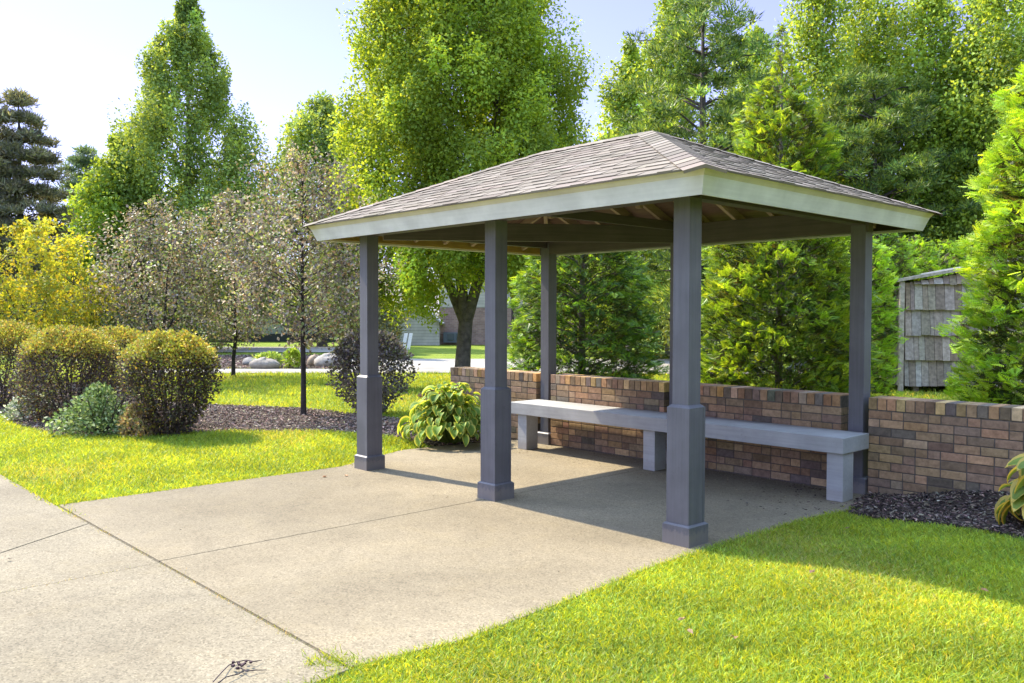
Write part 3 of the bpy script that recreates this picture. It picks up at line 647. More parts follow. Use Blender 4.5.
for px_, d_, w, h, pf_, lab in ((170, 11.4, 1.24, 1.34, vase, 'vase shaped barberry with golden top and maroon sides, nearest of the clipped bushes'),
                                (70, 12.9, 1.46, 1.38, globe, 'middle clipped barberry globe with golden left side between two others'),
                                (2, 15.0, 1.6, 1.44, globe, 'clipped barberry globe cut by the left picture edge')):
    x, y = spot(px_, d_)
    shrub('barberry_bush', x, y, w, h, 26000, .037, BAR, lab, 'shrub', 'clipped barberry bushes', pf_, top=SUN_GOLD, stems=16)
x, y = spot(118, 17.5); shrub('barberry_bush', x, y, 1.3, 1.32, 7000, .05, BAR, 'barberry peeping out between the two nearest clipped bushes', 'shrub', 'clipped barberry bushes', globe, top=SUN_GOLD)
x, y = spot(97, 11.5)
shrub('rose_shrub', x, y, 1.2, .66, 3600, .052, [(.10, .15, .055), (.15, .21, .08), (.07, .11, .04), (.22, .27, .13)], 'low grey green rose shrub in front of the two nearest barberries', 'shrub', prof=[(0, .9), (.3, 1), (.6, .6), (1, .15)], stems=10, shell=.5)
x, y = spot(30, 13); shrub('rose_shrub', x, y, .75, .38, 1800, .045, [(.12, .16, .11), (.20, .24, .18), (.55, .55, .52), (.10, .13, .08)], 'low shrub with white flowers under the leftmost barberries', 'shrub', prof=[(0, .9), (.5, 1), (1, .5)], stems=5)
x, y = spot(138, 11.2); shrub('rose_shrub', x, y, .5, .42, 1500, .045, [(.26, .17, .07), (.22, .20, .08), (.16, .10, .07), (.30, .24, .10)], 'small rusty brown plant at the left foot of the nearest barberry', 'shrub', prof=[(0, .8), (.5, 1), (1, .4)], stems=5)
x, y = spot(371, 13.9)
shrub('ninebark_bush', x, y, 1.36, 1.3, 8500, .055, [(.075, .06, .068), (.12, .10, .11), (.17, .15, .155), (.05, .04, .045), (.12, .12, .06)], 'round dark purple bush behind the leftmost pavilion post', 'shrub', prof=[(0, .25), (.12, .5), (.3, .85), (.55, 1), (.8, .9), (1, .5)], stems=12, shell=.3)
# evergreens -------------------------------------------------
def arbspray(n=9):
    V = []; F = []
    for k in range(n):
        t = k/(n-1); L = (1-t*.75)*.42; y0 = t*.82
        for s in (-1, 1):
            b0 = len(V); w = .055
            V += [(0, y0-.02, 0), (s*L*.5+.0, y0+L*.42-w, .01), (s*L, y0+L*.75, -.05), (s*L*.42, y0+L*.45+w*1.2, .01)]; F.append([b0, b0+1, b0+2, b0+3] if s > 0 else [b0+3, b0+2, b0+1, b0])
    return np.array(V, float), np.array(F)
SPV, SPF = arbspray(6)
def conifer_spray(name, x, y, prof, h, N, size, cols, label, cat='tree', group=None, trunk=.06, tcol=(.20, .17, .14), lift=.35, shell=.4, z0=.1, mat='spray', gap=0, inner=None):
    root = empty(name, (x, y, 0), label, cat, group); prof = np.array(prof)
    t = rng.random(N*4); t = t[rng.random(len(t)) < np.interp(t, *prof.T)/prof[:, 1].max()+.03]; 
    az = rng.uniform(0, 2*PI, len(t))
    nb = np.sin(az*5+t*60)+np.sin(az*3-t*37+1)+.8*np.sin(az*8+t*95)
    k = (nb > -gap*2-.2) | (rng.random(len(t)) < .35) if gap >= 0 else t > -1; t, az, nb = t[k][:N], az[k][:N], nb[k][:N]; N = len(t)
    R_ = np.interp(t, *prof.T)*(1+.10*nb); f = 1-shell*rng.random(N)**1.5
    pos = np.stack([np.cos(az)*R_*f, np.sin(az)*R_*f, z0+t*(h-z0)], 1)
    out = np.stack([np.cos(az), np.sin(az), np.zeros(N)], 1)
    dd = unit(out+np.array([0, 0, 1])*(lift+rng.normal(size=(N, 1))*.35)+rng.normal(size=(N, 3))*.35); nr = unit(np.array([0, 0, 1.])+out*.35+rng.normal(size=(N, 3))*.45)
    c = pal(cols, N, .17)*np.exp(.10*nb)[:, None]
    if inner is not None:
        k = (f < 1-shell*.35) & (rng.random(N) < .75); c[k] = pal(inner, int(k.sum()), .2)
    G = Geo(); scatter(G, SPV, SPF, pos-dd*size*.4, dd, nr, size*rng.uniform(.6, 1.3, N)*np.clip(R_/prof[:, 1].max()+.35, .5, 1), c); G.build('foliage', MAT[mat], root)
    T = Geo(); T.tube([(0, 0, -.1), (0, 0, h*.5), (0, 0, h*.97)], [trunk, trunk*.6, trunk*.12], 8, tcol)
    for k in range(0, N, max(N//90, 1)):
        T.tube([(0, 0, max(pos[k, 2]-.25, .05)), pos[k]*[.6, .6, 1]+[0, 0, -.05], pos[k]], [trunk*.22, trunk*.15, trunk*.06], 4, tcol, cap=False)
    T.build('trunk', MAT['bark'], root, True); return root
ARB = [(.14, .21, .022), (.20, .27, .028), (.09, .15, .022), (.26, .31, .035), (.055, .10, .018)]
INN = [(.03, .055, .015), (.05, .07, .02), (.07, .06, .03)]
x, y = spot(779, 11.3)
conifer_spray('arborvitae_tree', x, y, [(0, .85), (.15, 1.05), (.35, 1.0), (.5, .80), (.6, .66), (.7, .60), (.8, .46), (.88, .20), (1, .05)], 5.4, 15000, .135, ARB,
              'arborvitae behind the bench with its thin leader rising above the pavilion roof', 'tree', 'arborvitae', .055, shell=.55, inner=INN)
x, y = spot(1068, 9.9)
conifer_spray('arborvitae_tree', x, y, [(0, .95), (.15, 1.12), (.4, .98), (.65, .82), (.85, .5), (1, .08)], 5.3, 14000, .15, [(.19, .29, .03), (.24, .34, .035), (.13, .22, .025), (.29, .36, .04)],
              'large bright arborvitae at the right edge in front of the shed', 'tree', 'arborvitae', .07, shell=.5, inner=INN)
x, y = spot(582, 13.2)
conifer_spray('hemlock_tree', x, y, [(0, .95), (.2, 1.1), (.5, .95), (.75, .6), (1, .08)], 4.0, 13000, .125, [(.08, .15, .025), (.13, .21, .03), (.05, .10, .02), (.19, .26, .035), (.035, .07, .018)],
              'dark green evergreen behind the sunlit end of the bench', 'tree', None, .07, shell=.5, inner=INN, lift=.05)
for k, (px_, d_, h, lab) in enumerate(((850, 17, 2.9, 'hedge arborvitae half hidden by the back right pavilion post'), (880, 19.5, 3.15, 'first clear arborvitae of the hedge right of the back right post'), (908, 22.8, 3.35, 'hedge arborvitae rising behind the left corner of the shed'),
                                       (938, 23.6, 3.3, 'hedge arborvitae behind the shed roof'), (970, 24.4, 3.35, 'rightmost hedge arborvitae behind the shed beside the large bright one'))):
    x, y = spot(px_, d_)
    conifer_spray('hedge_arborvitae', x, y, [(0, .72), (.4, .82), (.8, .68), (.93, .45), (1, .2)], h+.4, 4200, .16, [(.17, .29, .03), (.23, .34, .035), (.12, .21, .025)], lab, 'shrub', 'arborvitae hedge behind the shed', .05, shell=.35, inner=INN)
# needles on tufts: pines
def pine(name, x, y, prof, z0, z1, K, n_per, s, needle, cols, label, cat='tree', group=None, trunk=.16, tcol=(.10, .085, .075), nb=60, droop=0, mat='needle'):
    root = empty(name, (x, y, 0), label, cat, group); prof = np.array(prof)
    t = rng.random(K*3); t = t[rng.random(len(t)) < np.interp(t, *prof.T)/prof[:, 1].max()][:K]; K = len(t)
    lev = np.round(t*14+rng.normal(size=K)*.15)/14; t = np.clip(.6*lev+.4*t, 0, 1)
    az = rng.uniform(0, 2*PI, K); R_ = np.interp(t, *prof.T)*(1+.15*np.sin(az*3+t*20)); f = rng.uniform(.15, 1, K)**.6
    cen = np.stack([np.cos(az)*R_*f, np.sin(az)*R_*f, z0+t*(z1-z0)+R_*f*(.18-droop)], 1); out = np.stack([np.cos(az), np.sin(az), .35*np.ones(K)], 1)
    N = K*n_per; c = np.repeat(cen, n_per, 0); o = rng.normal(size=(N, 3)); o = o/np.linalg.norm(o, axis=1)[:, None]*rng.random((N, 1))**.5*[1, 1, .5]
    pos = c+o*s*np.repeat(rng.uniform(.6, 1.3, K), n_per)[:, None]; dd = unit(o+[0, 0, .5]+rng.normal(size=(N, 3))*.4)
    G = Geo(); scatter(G, TRI*[.24, 1, 1], TF, pos, dd, rvec(N), needle*rng.uniform(.6, 1.3, N), pal(cols, N, .2)*np.repeat(np.exp(rng.normal(size=(K, 1))*.2), n_per, 0)); G.build('crown', MAT[mat], root)
    T = Geo(); T.tube([(0, 0, -.1), (0.05, 0, z1*.5), (0, 0, z1*.96)], [trunk*1.2, trunk*.7, trunk*.1], 8, tcol)
    for k in rng.choice(K, min(nb, K), replace=False): T.tube([(0, 0, max(.5, cen[k, 2]-R_[k]*f[k]*.25)), cen[k]*[.5, .5, 1], cen[k]], [trunk*.25, trunk*.16, trunk*.05], 4, tcol, cap=False)
    T.build('trunk', MAT['bark'], root, True); return root
PN = [(.065, .115, .035), (.09, .15, .04), (.13, .185, .045), (.19, .24, .05), (.045, .08, .028)]
x, y = spot(700, 23)
pine('pine_tree', x, y, [(0, 2.6), (.3, 2.8), (.6, 2.3), (.85, 1.3), (1, .3)], 1.2, 10.6, 420, 150, .34, .16, PN, 'tall dark pine rising behind the peak of the pavilion roof', 'tree', 'pines', .17, nb=90)
x, y = spot(872, 31)
pine('pine_tree', x, y, [(0, 3.0), (.4, 3.5), (.7, 2.9), (1, 1.2)], 1.5, 10.0, 480, 150, .36, .17, PN, 'dark spreading pine behind the right end of the pavilion roof', 'tree', 'pines', .15, nb=110)
x, y = spot(985, 32)
pine('pine_tree', x, y, [(0, 2.9), (.4, 3.3), (.7, 2.7), (1, 1.0)], 1.5, 10.2, 400, 140, .4, .18, PN, 'dark pine behind the shed and the large bright arborvitae', 'tree', 'pines', .15)
SPR = [(.12, .125, .095), (.16, .16, .12), (.09, .095, .075), (.19, .18, .13)]
x, y = spot(22, 42)
pine('spruce_tree', x, y, [(0, 3.6), (.3, 3.3), (.6, 2.1), (.85, .9), (1, .08)], 1.0, 12.9, 620, 130, .46, .26, SPR, 'grey green pointed spruce in the distance by the left edge', 'tree', 'distant spruces', .2, droop=.35)
x, y = spot(-28, 41)
pine('spruce_tree', x, y, [(0, 3.6), (.3, 3.3), (.6, 2.2), (.85, 1.0), (1, .08)], 1.0, 13.6, 520, 130, .46, .26, SPR, 'spruce mostly outside the left picture edge', 'tree', 'distant spruces', .2, droop=.35)
x, y = spot(88, 50)
pine('spruce_tree', x, y, [(0, 3.0), (.4, 2.6), (.8, 1.4), (1, .3)], 1.0, 11.0, 380, 120, .5, .26, [(.10, .15, .09), (.13, .18, .11), (.08, .12, .08)], 'hazy pale evergreen between the spruce and the pyramidal tree', 'tree', 'distant spruces', .2)
# airy sunlit trees behind the right half
AIR = [(.14, .23, .045), (.18, .27, .05), (.22, .30, .06), (.11, .18, .04)]
for px_, d_, z1, r, K, lab, g_ in ((628, 31, 11.2, 1.6, 120, 'bright green small tree left of the tall dark pine', 1), (668, 34, 14.6, 2.0, 170, 'tall pale leafed tree behind the left side of the tall pine', 0), (752, 30, 11.4, 1.7, 130, 'green tree just right of the tall dark pine top', 0), (815, 33, 15.4, 1.9, 150, 'airy poplar with thin pale stems above the arborvitae leader', 0),
                            (862, 34, 15.6, 2.0, 160, 'airy poplar at the top of the picture, above the spreading pine', 0), (925, 32, 14.2, 2.3, 190, 'airy yellow green tree above the shed', 0), (995, 30, 14.0, 2.4, 200, 'yellow green tree in the top right corner', 0), (1060, 31, 14, 2.4, 150, 'sunlit tree mostly past the right picture edge', 0), (575, 36, 7.5, 2.2, 120, 'green tree low behind the left roof slope', 0)):
    x, y = spot(px_, d_)
    broadleaf('airy_tree', x, y, [(0, r*.8), (.3, r), (.6, r*.9), (.85, r*.6), (1, .3)], 1.5, z1, int(K*1.6), 130, .55, .15, AIR, lab, 'tree', 'airy background trees', trunk=(.11, 2), upw=.65, el=1.8, tcol=(.35, .32, .27), nb=50, shell=.2, cj=.25)
for x, y, z1, r, lab in ((9.5, 1.5, 8.5, 2.3, 'unseen green tree added right of the view beyond the dark mulch'), (10.5, -3.0, 9, 2.5, 'unseen green tree added on the lawn far right of the patio')):
    broadleaf('shade_tree', x, y, [(0, r*.9), (.3, r), (.7, r*.8), (1, .5)], .5, z1, 130, 90, .8, .28, FAR, lab, 'tree', 'trees added right of the view', trunk=(.18, 1), upw=.6, el=1.5, nb=12)  # unseen trees added to cut ambient light from the right
# undergrowth seen below the roof, between the near evergreens, and at far left
UG = [(.10, .16, .03), (.16, .22, .035), (.07, .11, .03), (.24, .24, .06)]
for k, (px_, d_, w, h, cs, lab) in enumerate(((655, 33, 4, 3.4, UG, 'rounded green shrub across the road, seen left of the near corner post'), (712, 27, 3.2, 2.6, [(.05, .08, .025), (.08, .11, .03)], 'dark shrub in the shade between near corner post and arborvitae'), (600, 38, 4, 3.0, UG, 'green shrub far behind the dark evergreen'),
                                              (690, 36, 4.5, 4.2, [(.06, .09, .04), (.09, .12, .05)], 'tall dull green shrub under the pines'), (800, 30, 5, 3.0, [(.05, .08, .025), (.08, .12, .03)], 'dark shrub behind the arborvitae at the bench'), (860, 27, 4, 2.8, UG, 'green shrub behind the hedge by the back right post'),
                                              (100, 34, 5, 2.7, [(.07, .09, .06), (.10, .12, .07)], 'dark shrub mass behind the yellow tree'), (20, 33, 5, 2.9, [(.06, .08, .05), (.09, .11, .06)], 'dark shrub mass at the far left behind the yellow tree'), (180, 36, 5, 2.6, [(.08, .11, .05), (.14, .17, .06)], 'shrub mass behind the purple crabapples'),
                                              (372, 36, 2.6, 2.3, [(.10, .12, .09), (.15, .16, .10)], 'grey green shrub beside the far beige house'))):
    x, y = spot(px_, d_); shrub('background_shrub', x, y, w, h, 5200, .15, cs, lab, 'shrub', 'shrubs in the far background', stems=6, mat='leaf')
x, y = spot(292, 25.8); shrub('ornamental_grass', x, y, .45, .55, 700, .10, [(.22, .30, .03), (.28, .34, .05)], 'upright bright grass clump beside the boulders', 'plant', stems=3)
x, y = spot(268, 26.3); shrub('perennial_plant', x, y, .9, .42, 700, .10, [(.20, .28, .05), (.30, .36, .09)], 'low pale green plant just left of the bright grass clump', 'plant', stems=3)
# ------------------------------------------------------------------ boulders
def boulder(px_, d_, s, lab, tone):
    x, y = spot(px_, d_); n, m_ = 14, 9; V = []
    ph = rng.uniform(0, 6, 4)
    for i in range(m_):
        th = PI*i/(m_-1)
        for j in range(n):
            a = 2*PI*j/n; r = 1+.12*math.sin(2*a+ph[0]+th)+.10*math.sin(3*a+ph[1]+2*th)+.06*math.sin(5*a+ph[2]-3*th)
            V.append((s[0]*r*math.sin(th)*math.cos(a), s[1]*r*math.sin(th)*math.sin(a), s[2]*(math.cos(th)*r+.5)))
    F = [[i*n+j, (i+1)*n+j, (i+1)*n+(j+1) % n, i*n+(j+1) % n] for i in range(m_-1) for j in range(n)]
    o = Geo().add(V, F, tone).build('boulder', MAT['stone'], None, True); o.location = (x, y, .02); o.rotation_euler.z = YAW
    tag(o, lab, 'boulder', 'boulders by the road')
boulder(265, 25.6, (.42, .3, .2), 'flat pale boulder below the low pale green plant', (.30, .27, .235))
boulder(314, 26.6, (.22, .2, .24), 'small brownish boulder between two paler ones', (.30, .23, .17))
boulder(330, 26.2, (.45, .3, .26), 'large pale boulder left of the dark purple bush', (.34, .31, .28))
boulder(252, 27.2, (.3, .25, .16), 'small grey boulder at the left end of the boulder row', (.25, .235, .22))
# ------------------------------------------------------------------ hostas
def hosta(x, y, z, R0, H, n, size, cA, cB, label, rot0=0, lift=0):
    root = empty('hosta', (x, y, z), label, 'plant', 'hostas'); G = Geo(); T = Geo(); nu, nv = 8, 9
    for k in range(n):
        az = rng.uniform(0, 2*PI); q = rng.random()**.6; rb = R0*q*.72; zb = H*(1-.72*q**2)*rng.uniform(.6, 1.0)
        s = size*rng.uniform(.6, 1.15); out = np.array([math.cos(az), math.sin(az), 0]); side = np.array([-out[1], out[0], 0])
        pit0 = .6-1.0*q+rng.normal()*.35; b0 = out*rb+np.array([0, 0, zb]); tw = rng.normal()*.35
        wav = rng.uniform(0, 6); V = np.zeros((nv, nu, 3)); p = b0.copy(); pit = pit0
        for i in range(nv):
            v = i/(nv-1); hw = .40*s*math.sin(PI*min(v*.93+.07, 1)**.72)*(1 if v < 1 else 0)
            hw = max(hw, 0); fwd = out*math.cos(pit)+np.array([0, 0, math.sin(pit)]); upv = -out*math.sin(pit)+np.array([0, 0, math.cos(pit)])
            if i: p = p+fwd*s/(nv-1)
            pit -= .13+.05*q
            for j in range(nu):
                u_ = 2*j/(nu-1)-1; V[i, j] = p+side*(u_*hw*math.cos(tw))+upv*(abs(u_)**1.5*hw*.38+.012*s*8*.12*math.sin(v*9+wav)*abs(u_)+u_*hw*math.sin(tw)*.6)-fwd*(abs(u_)**2*.10*s if v < .3 else 0)
        F = []; C = []
        br = math.exp(rng.normal()*.15); ca, cb = np.array(cA)*br, np.array(cB)*br
        for i in range(nv-1):
            for j in range(nu-1):
                F.append([i*nu+j, i*nu+j+1, (i+1)*nu+j+1, (i+1)*nu+j]); edge = j in (0, nu-2) or i >= nv-2
                C.append((cb if edge else ca)*(1+.12*(j % 2)))
        G.add(V.reshape(-1, 3), F, C)
        T.tube([(0, 0, 0), b0*[.6, .6, .8], b0], [.006, .005, .004], 5, (.12, .18, .05), cap=False)
    G.build('leaves', MAT['leaf'], root, True); T.build('stem', MAT['leaf'], root); return root
x, y = spot(450, 10.75)
hosta(x, y, -.02, .80, .80, 330, .155, (.095, .18, .04), (.29, .34, .085), 'yellow edged hosta beside the short brick wall and the middle front post')
hosta(1.78, 1.97, .08, .55, .68, 70, .24, (.13, .19, .045), (.40, .33, .09), 'browning yellow edged hosta at the right picture edge in dark mulch')
x, y = spot(436, 12.9)
shrub('perennial_plant', x, y, .5, .5, 350, .07, [(.10, .13, .08), (.16, .15, .09), (.30, .14, .08)], 'thin dull stems left of the short brick wall, behind the hosta', 'plant', stems=6)
# ------------------------------------------------------------------ shed
x, y = spot(902, 18.5)
shed = empty('shed', (x, y, 0), 'small weathered cedar shake shed in front of the hedge', 'shed')
shed.rotation_euler.z = YAW-.12
G = Geo(); SW, SD = 2.6, 2.2
SHK = [(.31, .25, .20), (.37, .31, .26), (.25, .195, .155), (.41, .35, .30), (.30, .23, .17)]
def ztop(u_): return 2.34+.20*min(u_, SW)*.95
rows = [.12, .66, 1.20, 1.74, 2.28, 2.9]
for side in (0, 1):
    for k in range(len(rows)-1):
        u_ = .05 if side == 0 else 0
        while u_ < (SW if side == 0 else SD):
            w_ = rng.uniform(.08, .2); z0_, z1_ = rows[k], rows[k+1]+.06
            if side == 0: z1_ = min(z1_, ztop(u_)-.03)
            else: z1_ = min(z1_, 2.3)
            if z1_-z0_ > .05:
                zz0 = z0_+rng.uniform(-.012, .012); L = z1_-zz0; c = pal(SHK, 1, .12)[0]; th = .05
                if side == 0: G.add([(u_, -.085, zz0), (u_+w_-.008, -.085, zz0), (u_+w_-.008, -.0, zz0), (u_, 0, zz0), (u_, -.012, z1_), (u_+w_-.008, -.012, z1_), (u_+w_-.008, 0, z1_), (u_, 0, z1_)], BF, c)
                else: G.add([(-.06, u_, zz0), (0, u_, zz0), (0, u_+w_-.008, zz0), (-.06, u_+w_-.008, zz0), (-.012, u_, z1_), (0, u_, z1_), (0, u_+w_-.008, z1_), (-.012, u_+w_-.008, z1_)], BF, c)
            u_ += w_
G.build('shake_siding', MAT['shake'], shed)
Geo().add([(0, .01, .1), (SW, .01, .1), (SW, SD, .1), (0, SD, .1), (0, .01, 2.26), (SW, .01, ztop(SW)-.08), (SW, SD, ztop(SW)-.08), (0, SD, 2.26)], BF, (.10, .085, .075)).build('wall', MAT['shake'], shed)
Geo().add([(-.12, -.14, 2.34), (SW+.1, -.14, ztop(SW)+.02), (SW+.1, SD+.1, ztop(SW)+.02), (-.12, SD+.1, 2.34), (-.12, -.14, 2.40), (SW+.1, -.14, ztop(SW)+.08), (SW+.1, SD+.1, ztop(SW)+.08), (-.12, SD+.1, 2.40)], BF, (.42, .36, .29)).build('roof', MAT['shake'], shed)
Geo().box((-.03, -.05, 1.17), (.09, .09, 2.34), 0, (.42, .36, .29)).build('corner_board', MAT['shake'], shed)
for u_ in (.3, 1.3, 2.3): Geo().box((u_, .04, .06), (.12, .1, .2), 0, (.20, .16, .12)).build('foot', MAT['shake'], shed)
# ------------------------------------------------------------------ far houses
hx, hy = spot(450, 47); house = empty('house', (hx, hy, 0), 'far brick house with pale clapboard upper wall behind the maple', 'house'); house.rotation_euler.z = YAW
def bx(c, d_, colr, name, mat, par): return Geo().box(c, d_, 0, colr).build(name, MAT[mat], par)
bx((4.2, 4, 1.02), (9.6, 8, 2.04), (1, 1, 1), 'brick_wall', 'fbrick', house)
bx((4.2, 4, 3.8), (9.64, 8.04, 3.5), (1, 1, 1), 'upper_wall', 'siding', house)
rf = Geo().add([(-1.2, -.6, 5.55), (9.6, -.6, 5.55), (9.6, 8.6, 5.55), (-1.2, 8.6, 5.55), (-1.2, 4, 7.6), (9.6, 4, 7.6)], [[0, 1, 5, 4]], (.14, .12, .11)); rf.f.append(np.array([[2, 3, 4, 5]])); rf.c.append(np.array([[.14, .12, .11]])); rf.f.append(np.array([[3, 0, 4], [1, 2, 5]])); rf.c.append(np.tile((.4, .38, .35), (2, 1))); rf.build('roof', MAT['plain'], house)
for u_ in (.3,): bx((u_, -.12, .42), (1.3, .24, .55), (.12, .14, .16), 'window_well', 'plain', house)
for u_ in (.05, .55): bx((u_, -.26, .45), (.36, .04, .36), (.5, .55, .6), 'pane', 'glass', house)
bx((6.3, -.03, 3.9), (1.2, .08, 1.3), (.7, .7, .68), 'window', 'glass', house)
ax_, ay = spot(410, 46.2); an = empty('garage', (ax_, ay, 0), 'low beige clapboard garage wing with gabled roof left of the brick house', 'garage'); an.rotation_euler.z = YAW
Geo().add([(-1.9, 0, 0), (1.55, 0, 0), (1.55, 5, 0), (-1.9, 5, 0), (-1.9, 0, 1.3), (1.55, 0, 1.3), (1.55, 5, 1.3), (-1.9, 5, 1.3)], BF).build('wall', MAT['siding'], an)
Geo().add([(-1.9, .0, 1.3), (1.55, 0, 1.3), (.6, 0, 2.1), (-1.9, 5, 1.3), (1.55, 5, 1.3), (.6, 5, 2.1)], [[0, 1, 2], [5, 4, 3], [0, 2, 5], [0, 5, 3], [1, 4, 5], [1, 5, 2]]).build('gable', MAT['siding'], an)
G = Geo(); G.bar((-2.2, 2.4, 1.25), (.62, 2.4, 2.22), 5.4, .08, (.35, .37, .40)); G.bar((.58, 2.4, 2.22), (1.8, 2.4, 1.2), 5.4, .08, (.35, .37, .40)); G.build('roof', MAT['plain'], an)
bx((-1.2, -.03, .75), (.5, .06, 1.3), (.45, .52, .58), 'window', 'glass', an)
lx, ly = spot(250, 52); lh = empty('house', (lx, ly, 0), 'long low grey house with dark base beyond the crabapples', 'house'); lh.rotation_euler.z = YAW
bx((-2, 4, 1.3), (22, 8, 2.0), (.36, .40, .40), 'wall', 'plain', lh); bx((-2, 3.95, .25), (22.06, 8.1, .5), (.05, .055, .06), 'base', 'plain', lh)
rf = Geo().add([(-13.6, -.8, 2.3), (9.6, -.8, 2.3), (9.6, 8.8, 2.3), (-13.6, 8.8, 2.3), (-13.6, 4, 4.3), (9.6, 4, 4.3)], [[0, 1, 5, 4], [2, 3, 4, 5]], (.17, .15, .14)); rf.build('roof', MAT['plain'], lh)
for u_ in (-9, -5, -1, 3, 6.4): bx((u_, -.03, 1.4), (1.5, .08, .9), (1, 1, 1), 'window', 'glass', lh)
sx, sy = spot(512.5, 30); pl = empty('lamp_post', (sx, sy, 0), 'slim dark lamp post standing right of the maple trunk', 'lamp post')
Geo().tube([(0, 0, 0), (0, 0, 4.4)], [.06, .05], 8, (.035, .03, .03)).build('pole', MAT['dark'], pl); Geo().tube([(0, 0, 4.4), (0, 0, 4.46), (0, 0, 4.75)], [.06, .17, .12], 10, (.04, .04, .04)).build('lamp_head', MAT['dark'], pl)
mx, my = spot(407, 33); mk = empty('lawn_sign', (mx, my, 0), 'small white two panel sign standing above the dark purple bush', 'sign'); mk.rotation_euler.z = YAW
for u_ in (-.09, .1): Geo().box((u_, 0, .62), (.13, .03, .62), 0, (.8, .8, .8), tilt=[[1, 0, .18], [0, 1, 0], [0, 0, 1]]).build('panel', MAT['plain'], mk)
for u_ in (-.1, .08): Geo().box((u_-.07, 0, .18), (.03, .03, .36), 0, (.5, .5, .5)).build('leg', MAT['plain'], mk)
# ------------------------------------------------------------------ litter
def G_(px_, py_, z=0.):
    d_ = (FW*FPX+RT*(px_-512)+UP*(341.5-py_)); t_ = (z-CAM[2])/d_[2]; return CAM+d_*t_
G = Geo()
pts = [[(213, 682), (222, 672), (229, 665), (236, 662), (246, 660), (254, 661.5), (262, 660)], [(240, 668), (247, 671), (256, 670), (267, 670)], [(218, 683), (226, 677), (238, 674), (244, 671)]]
for P in pts: G.tube([G_(a, b_, .012+.006*math.sin(i*1.7)) for i, (a, b_) in enumerate(P)], [.0026]*(len(P)-1)+[.0015], 5, (.06, .04, .045))
c0 = G_(239, 665, .015)
for k in range(14): G.box(c0+rng.normal(size=3)*[.022, .022, .006]+[0, 0, .004], (.012, .009, .008), rng.uniform(0, 3), (.06, .035, .04))
tag(G.build('twig', MAT['dark']), 'dark curved twig with dried berries lying on the sidewalk near the camera', 'twig')
for k, (px_, py_, s, c, lab) in enumerate(((322, 477, .06, (.30, .15, .07), 'brown fallen leaf on the patio left of the first post'), (347, 476, .065, (.28, .14, .06), 'brown fallen leaf on the patio closest to the leftmost post'), (12, 559, .035, (.10, .07, .05), 'small dark scrap on the sidewalk at the left edge'),
                                           (13, 539, .02, (.12, .08, .05), 'tiny dark crumb on the sidewalk above the dark scrap'), (464, 541, .018, (.12, .08, .06), 'tiny dark crumb in the middle of the patio'), (588, 434, .03, (.10, .06, .04), 'small leaf on the patio in front of the far brick wall'), (764, 488, .035, (.06, .05, .04), 'dark leaf on the shaded patio before the bench'))):
    o = Geo().add(LEAF*[.9, 1, 1.4], LF, c).add(LEAF*[.5, .7, -2]+[.1, .1, .05], LF, c).build('fallen_leaf', MAT['leaf_dull']); p = G_(px_, py_, .006); o.location = p; o.scale = (s, s, s); o.rotation_euler = (.1, .1, k*1.3)
    tag(o, lab, 'leaf', 'fallen leaves on the paving')
for k, (px_, py_, s, lab) in enumerate(((810, 579, .05, 'curled brown leaf on the grass just past the roof shadow'), (989, 607, .045, 'brown leaf on the grass by the right edge of the roof shadow'), (733, 636, .07, 'withered brown leaf in the grass near the bottom, under the corner post'), (677, 617, .05, 'dark leaf standing in the grass left of the withered brown leaf'), (693, 631, .045, 'small dark leaf lying in the grass'), (830, 677, .06, 'pale leaf in the grass at the bottom edge'), (844, 526, .045, 'brown leaf in the shaded grass beside the patio'))):
    p = G_(px_, py_, .08); o = Geo().add(LEAF*[.9, 1, 2.5], LF, (.20, .12, .07)).add(LEAF*[.6, .8, -2]+[.15, .1, .05], LF, (.26, .17, .10)).build('fallen_leaf', MAT['leaf_dull']); o.location = (p[0], p[1], float(hgt(p[0], p[1]))+.055); o.scale = (s, s, s); o.rotation_euler = (.3, -.2, k*1.9)
    tag(o, lab, 'leaf', 'fallen leaves in the near grass')

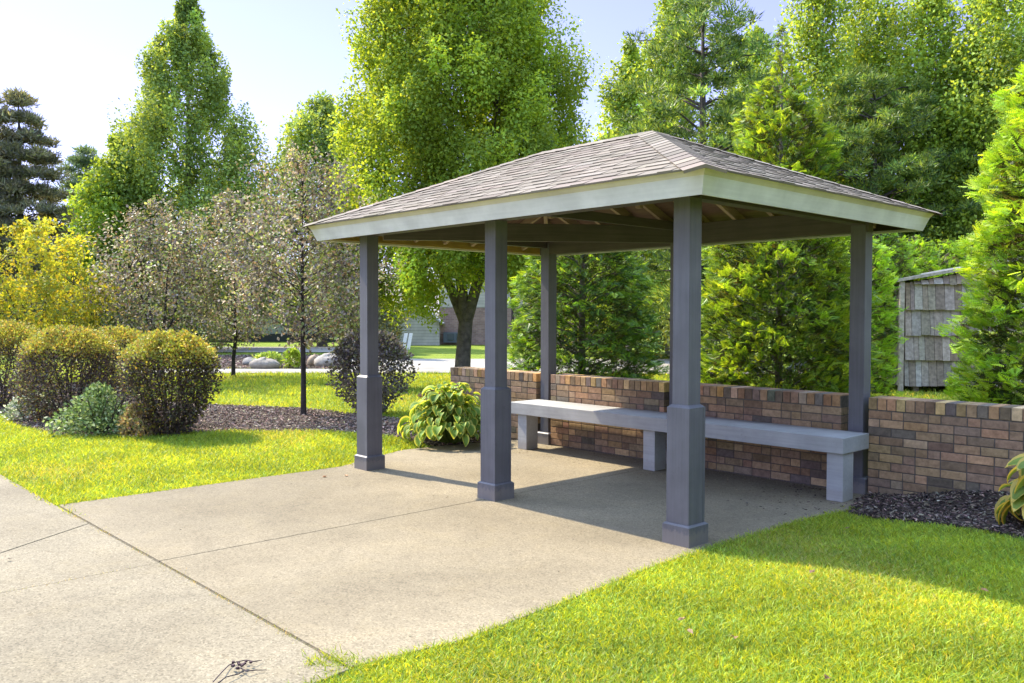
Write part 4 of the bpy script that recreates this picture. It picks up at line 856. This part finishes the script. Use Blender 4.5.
# ------------------------------------------------------------------ light
SUN = np.array([-.93, -.14, 1.0]); SUN /= np.linalg.norm(SUN)
sd = bpy.data.lights.new('sun', 'SUN'); so = bpy.data.objects.new('sun', sd); col.objects.link(so)
sd.energy = 3.2; sd.angle = R(.53); sd.color = (1, .885, .69)
so.rotation_euler = Vector(SUN).to_track_quat('Z', 'Y').to_euler()
w = bpy.data.worlds.new('World'); scene.world = w; w.use_nodes = True; nt = w.node_tree
sk = nt.nodes.new('ShaderNodeTexSky'); sk.sky_type = 'NISHITA'; sk.sun_disc = False
sk.sun_elevation = math.asin(SUN[2]); sk.sun_rotation = math.atan2(SUN[0], SUN[1]); sk.air_density = 1.0; sk.dust_density = .3; sk.ozone_density = 3.0
hs = nt.nodes.new('ShaderNodeHueSaturation'); hs.inputs['Saturation'].default_value = .72; nt.links.new(sk.outputs[0], hs.inputs['Color'])
wm = nt.nodes.new('ShaderNodeMix'); wm.data_type = 'RGBA'; wm.blend_type = 'MULTIPLY'; wm.inputs[0].default_value = 1; wm.inputs[7].default_value = (1.0, 1.0, 1.0, 1)
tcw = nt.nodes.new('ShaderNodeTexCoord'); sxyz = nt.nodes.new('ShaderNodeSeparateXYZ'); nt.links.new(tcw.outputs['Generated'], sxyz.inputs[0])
sky_fill = nt.nodes.new('ShaderNodeValToRGB'); nt.links.new(sxyz.outputs[2], sky_fill.inputs[0])      # added for fill: unseen overhead sky brightened, low sky dimmed
sky_fill.color_ramp.elements[0].position = .40; sky_fill.color_ramp.elements[0].color = (.51, .46, .68, 1)
sky_fill.color_ramp.elements[1].position = .72; sky_fill.color_ramp.elements[1].color = (2.8, 2.9, 2.9, 1); nt.links.new(sky_fill.outputs[0], wm.inputs[7])
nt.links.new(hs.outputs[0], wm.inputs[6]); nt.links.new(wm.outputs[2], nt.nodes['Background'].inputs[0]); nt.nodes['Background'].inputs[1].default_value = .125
vs = scene.view_settings; vs.view_transform = 'Standard'; vs.look = 'None'; vs.exposure = 1.83; vs.gamma = 1
scene.cycles.max_bounces = 8; scene.cycles.transparent_max_bounces = 8; scene.cycles.use_denoising = True
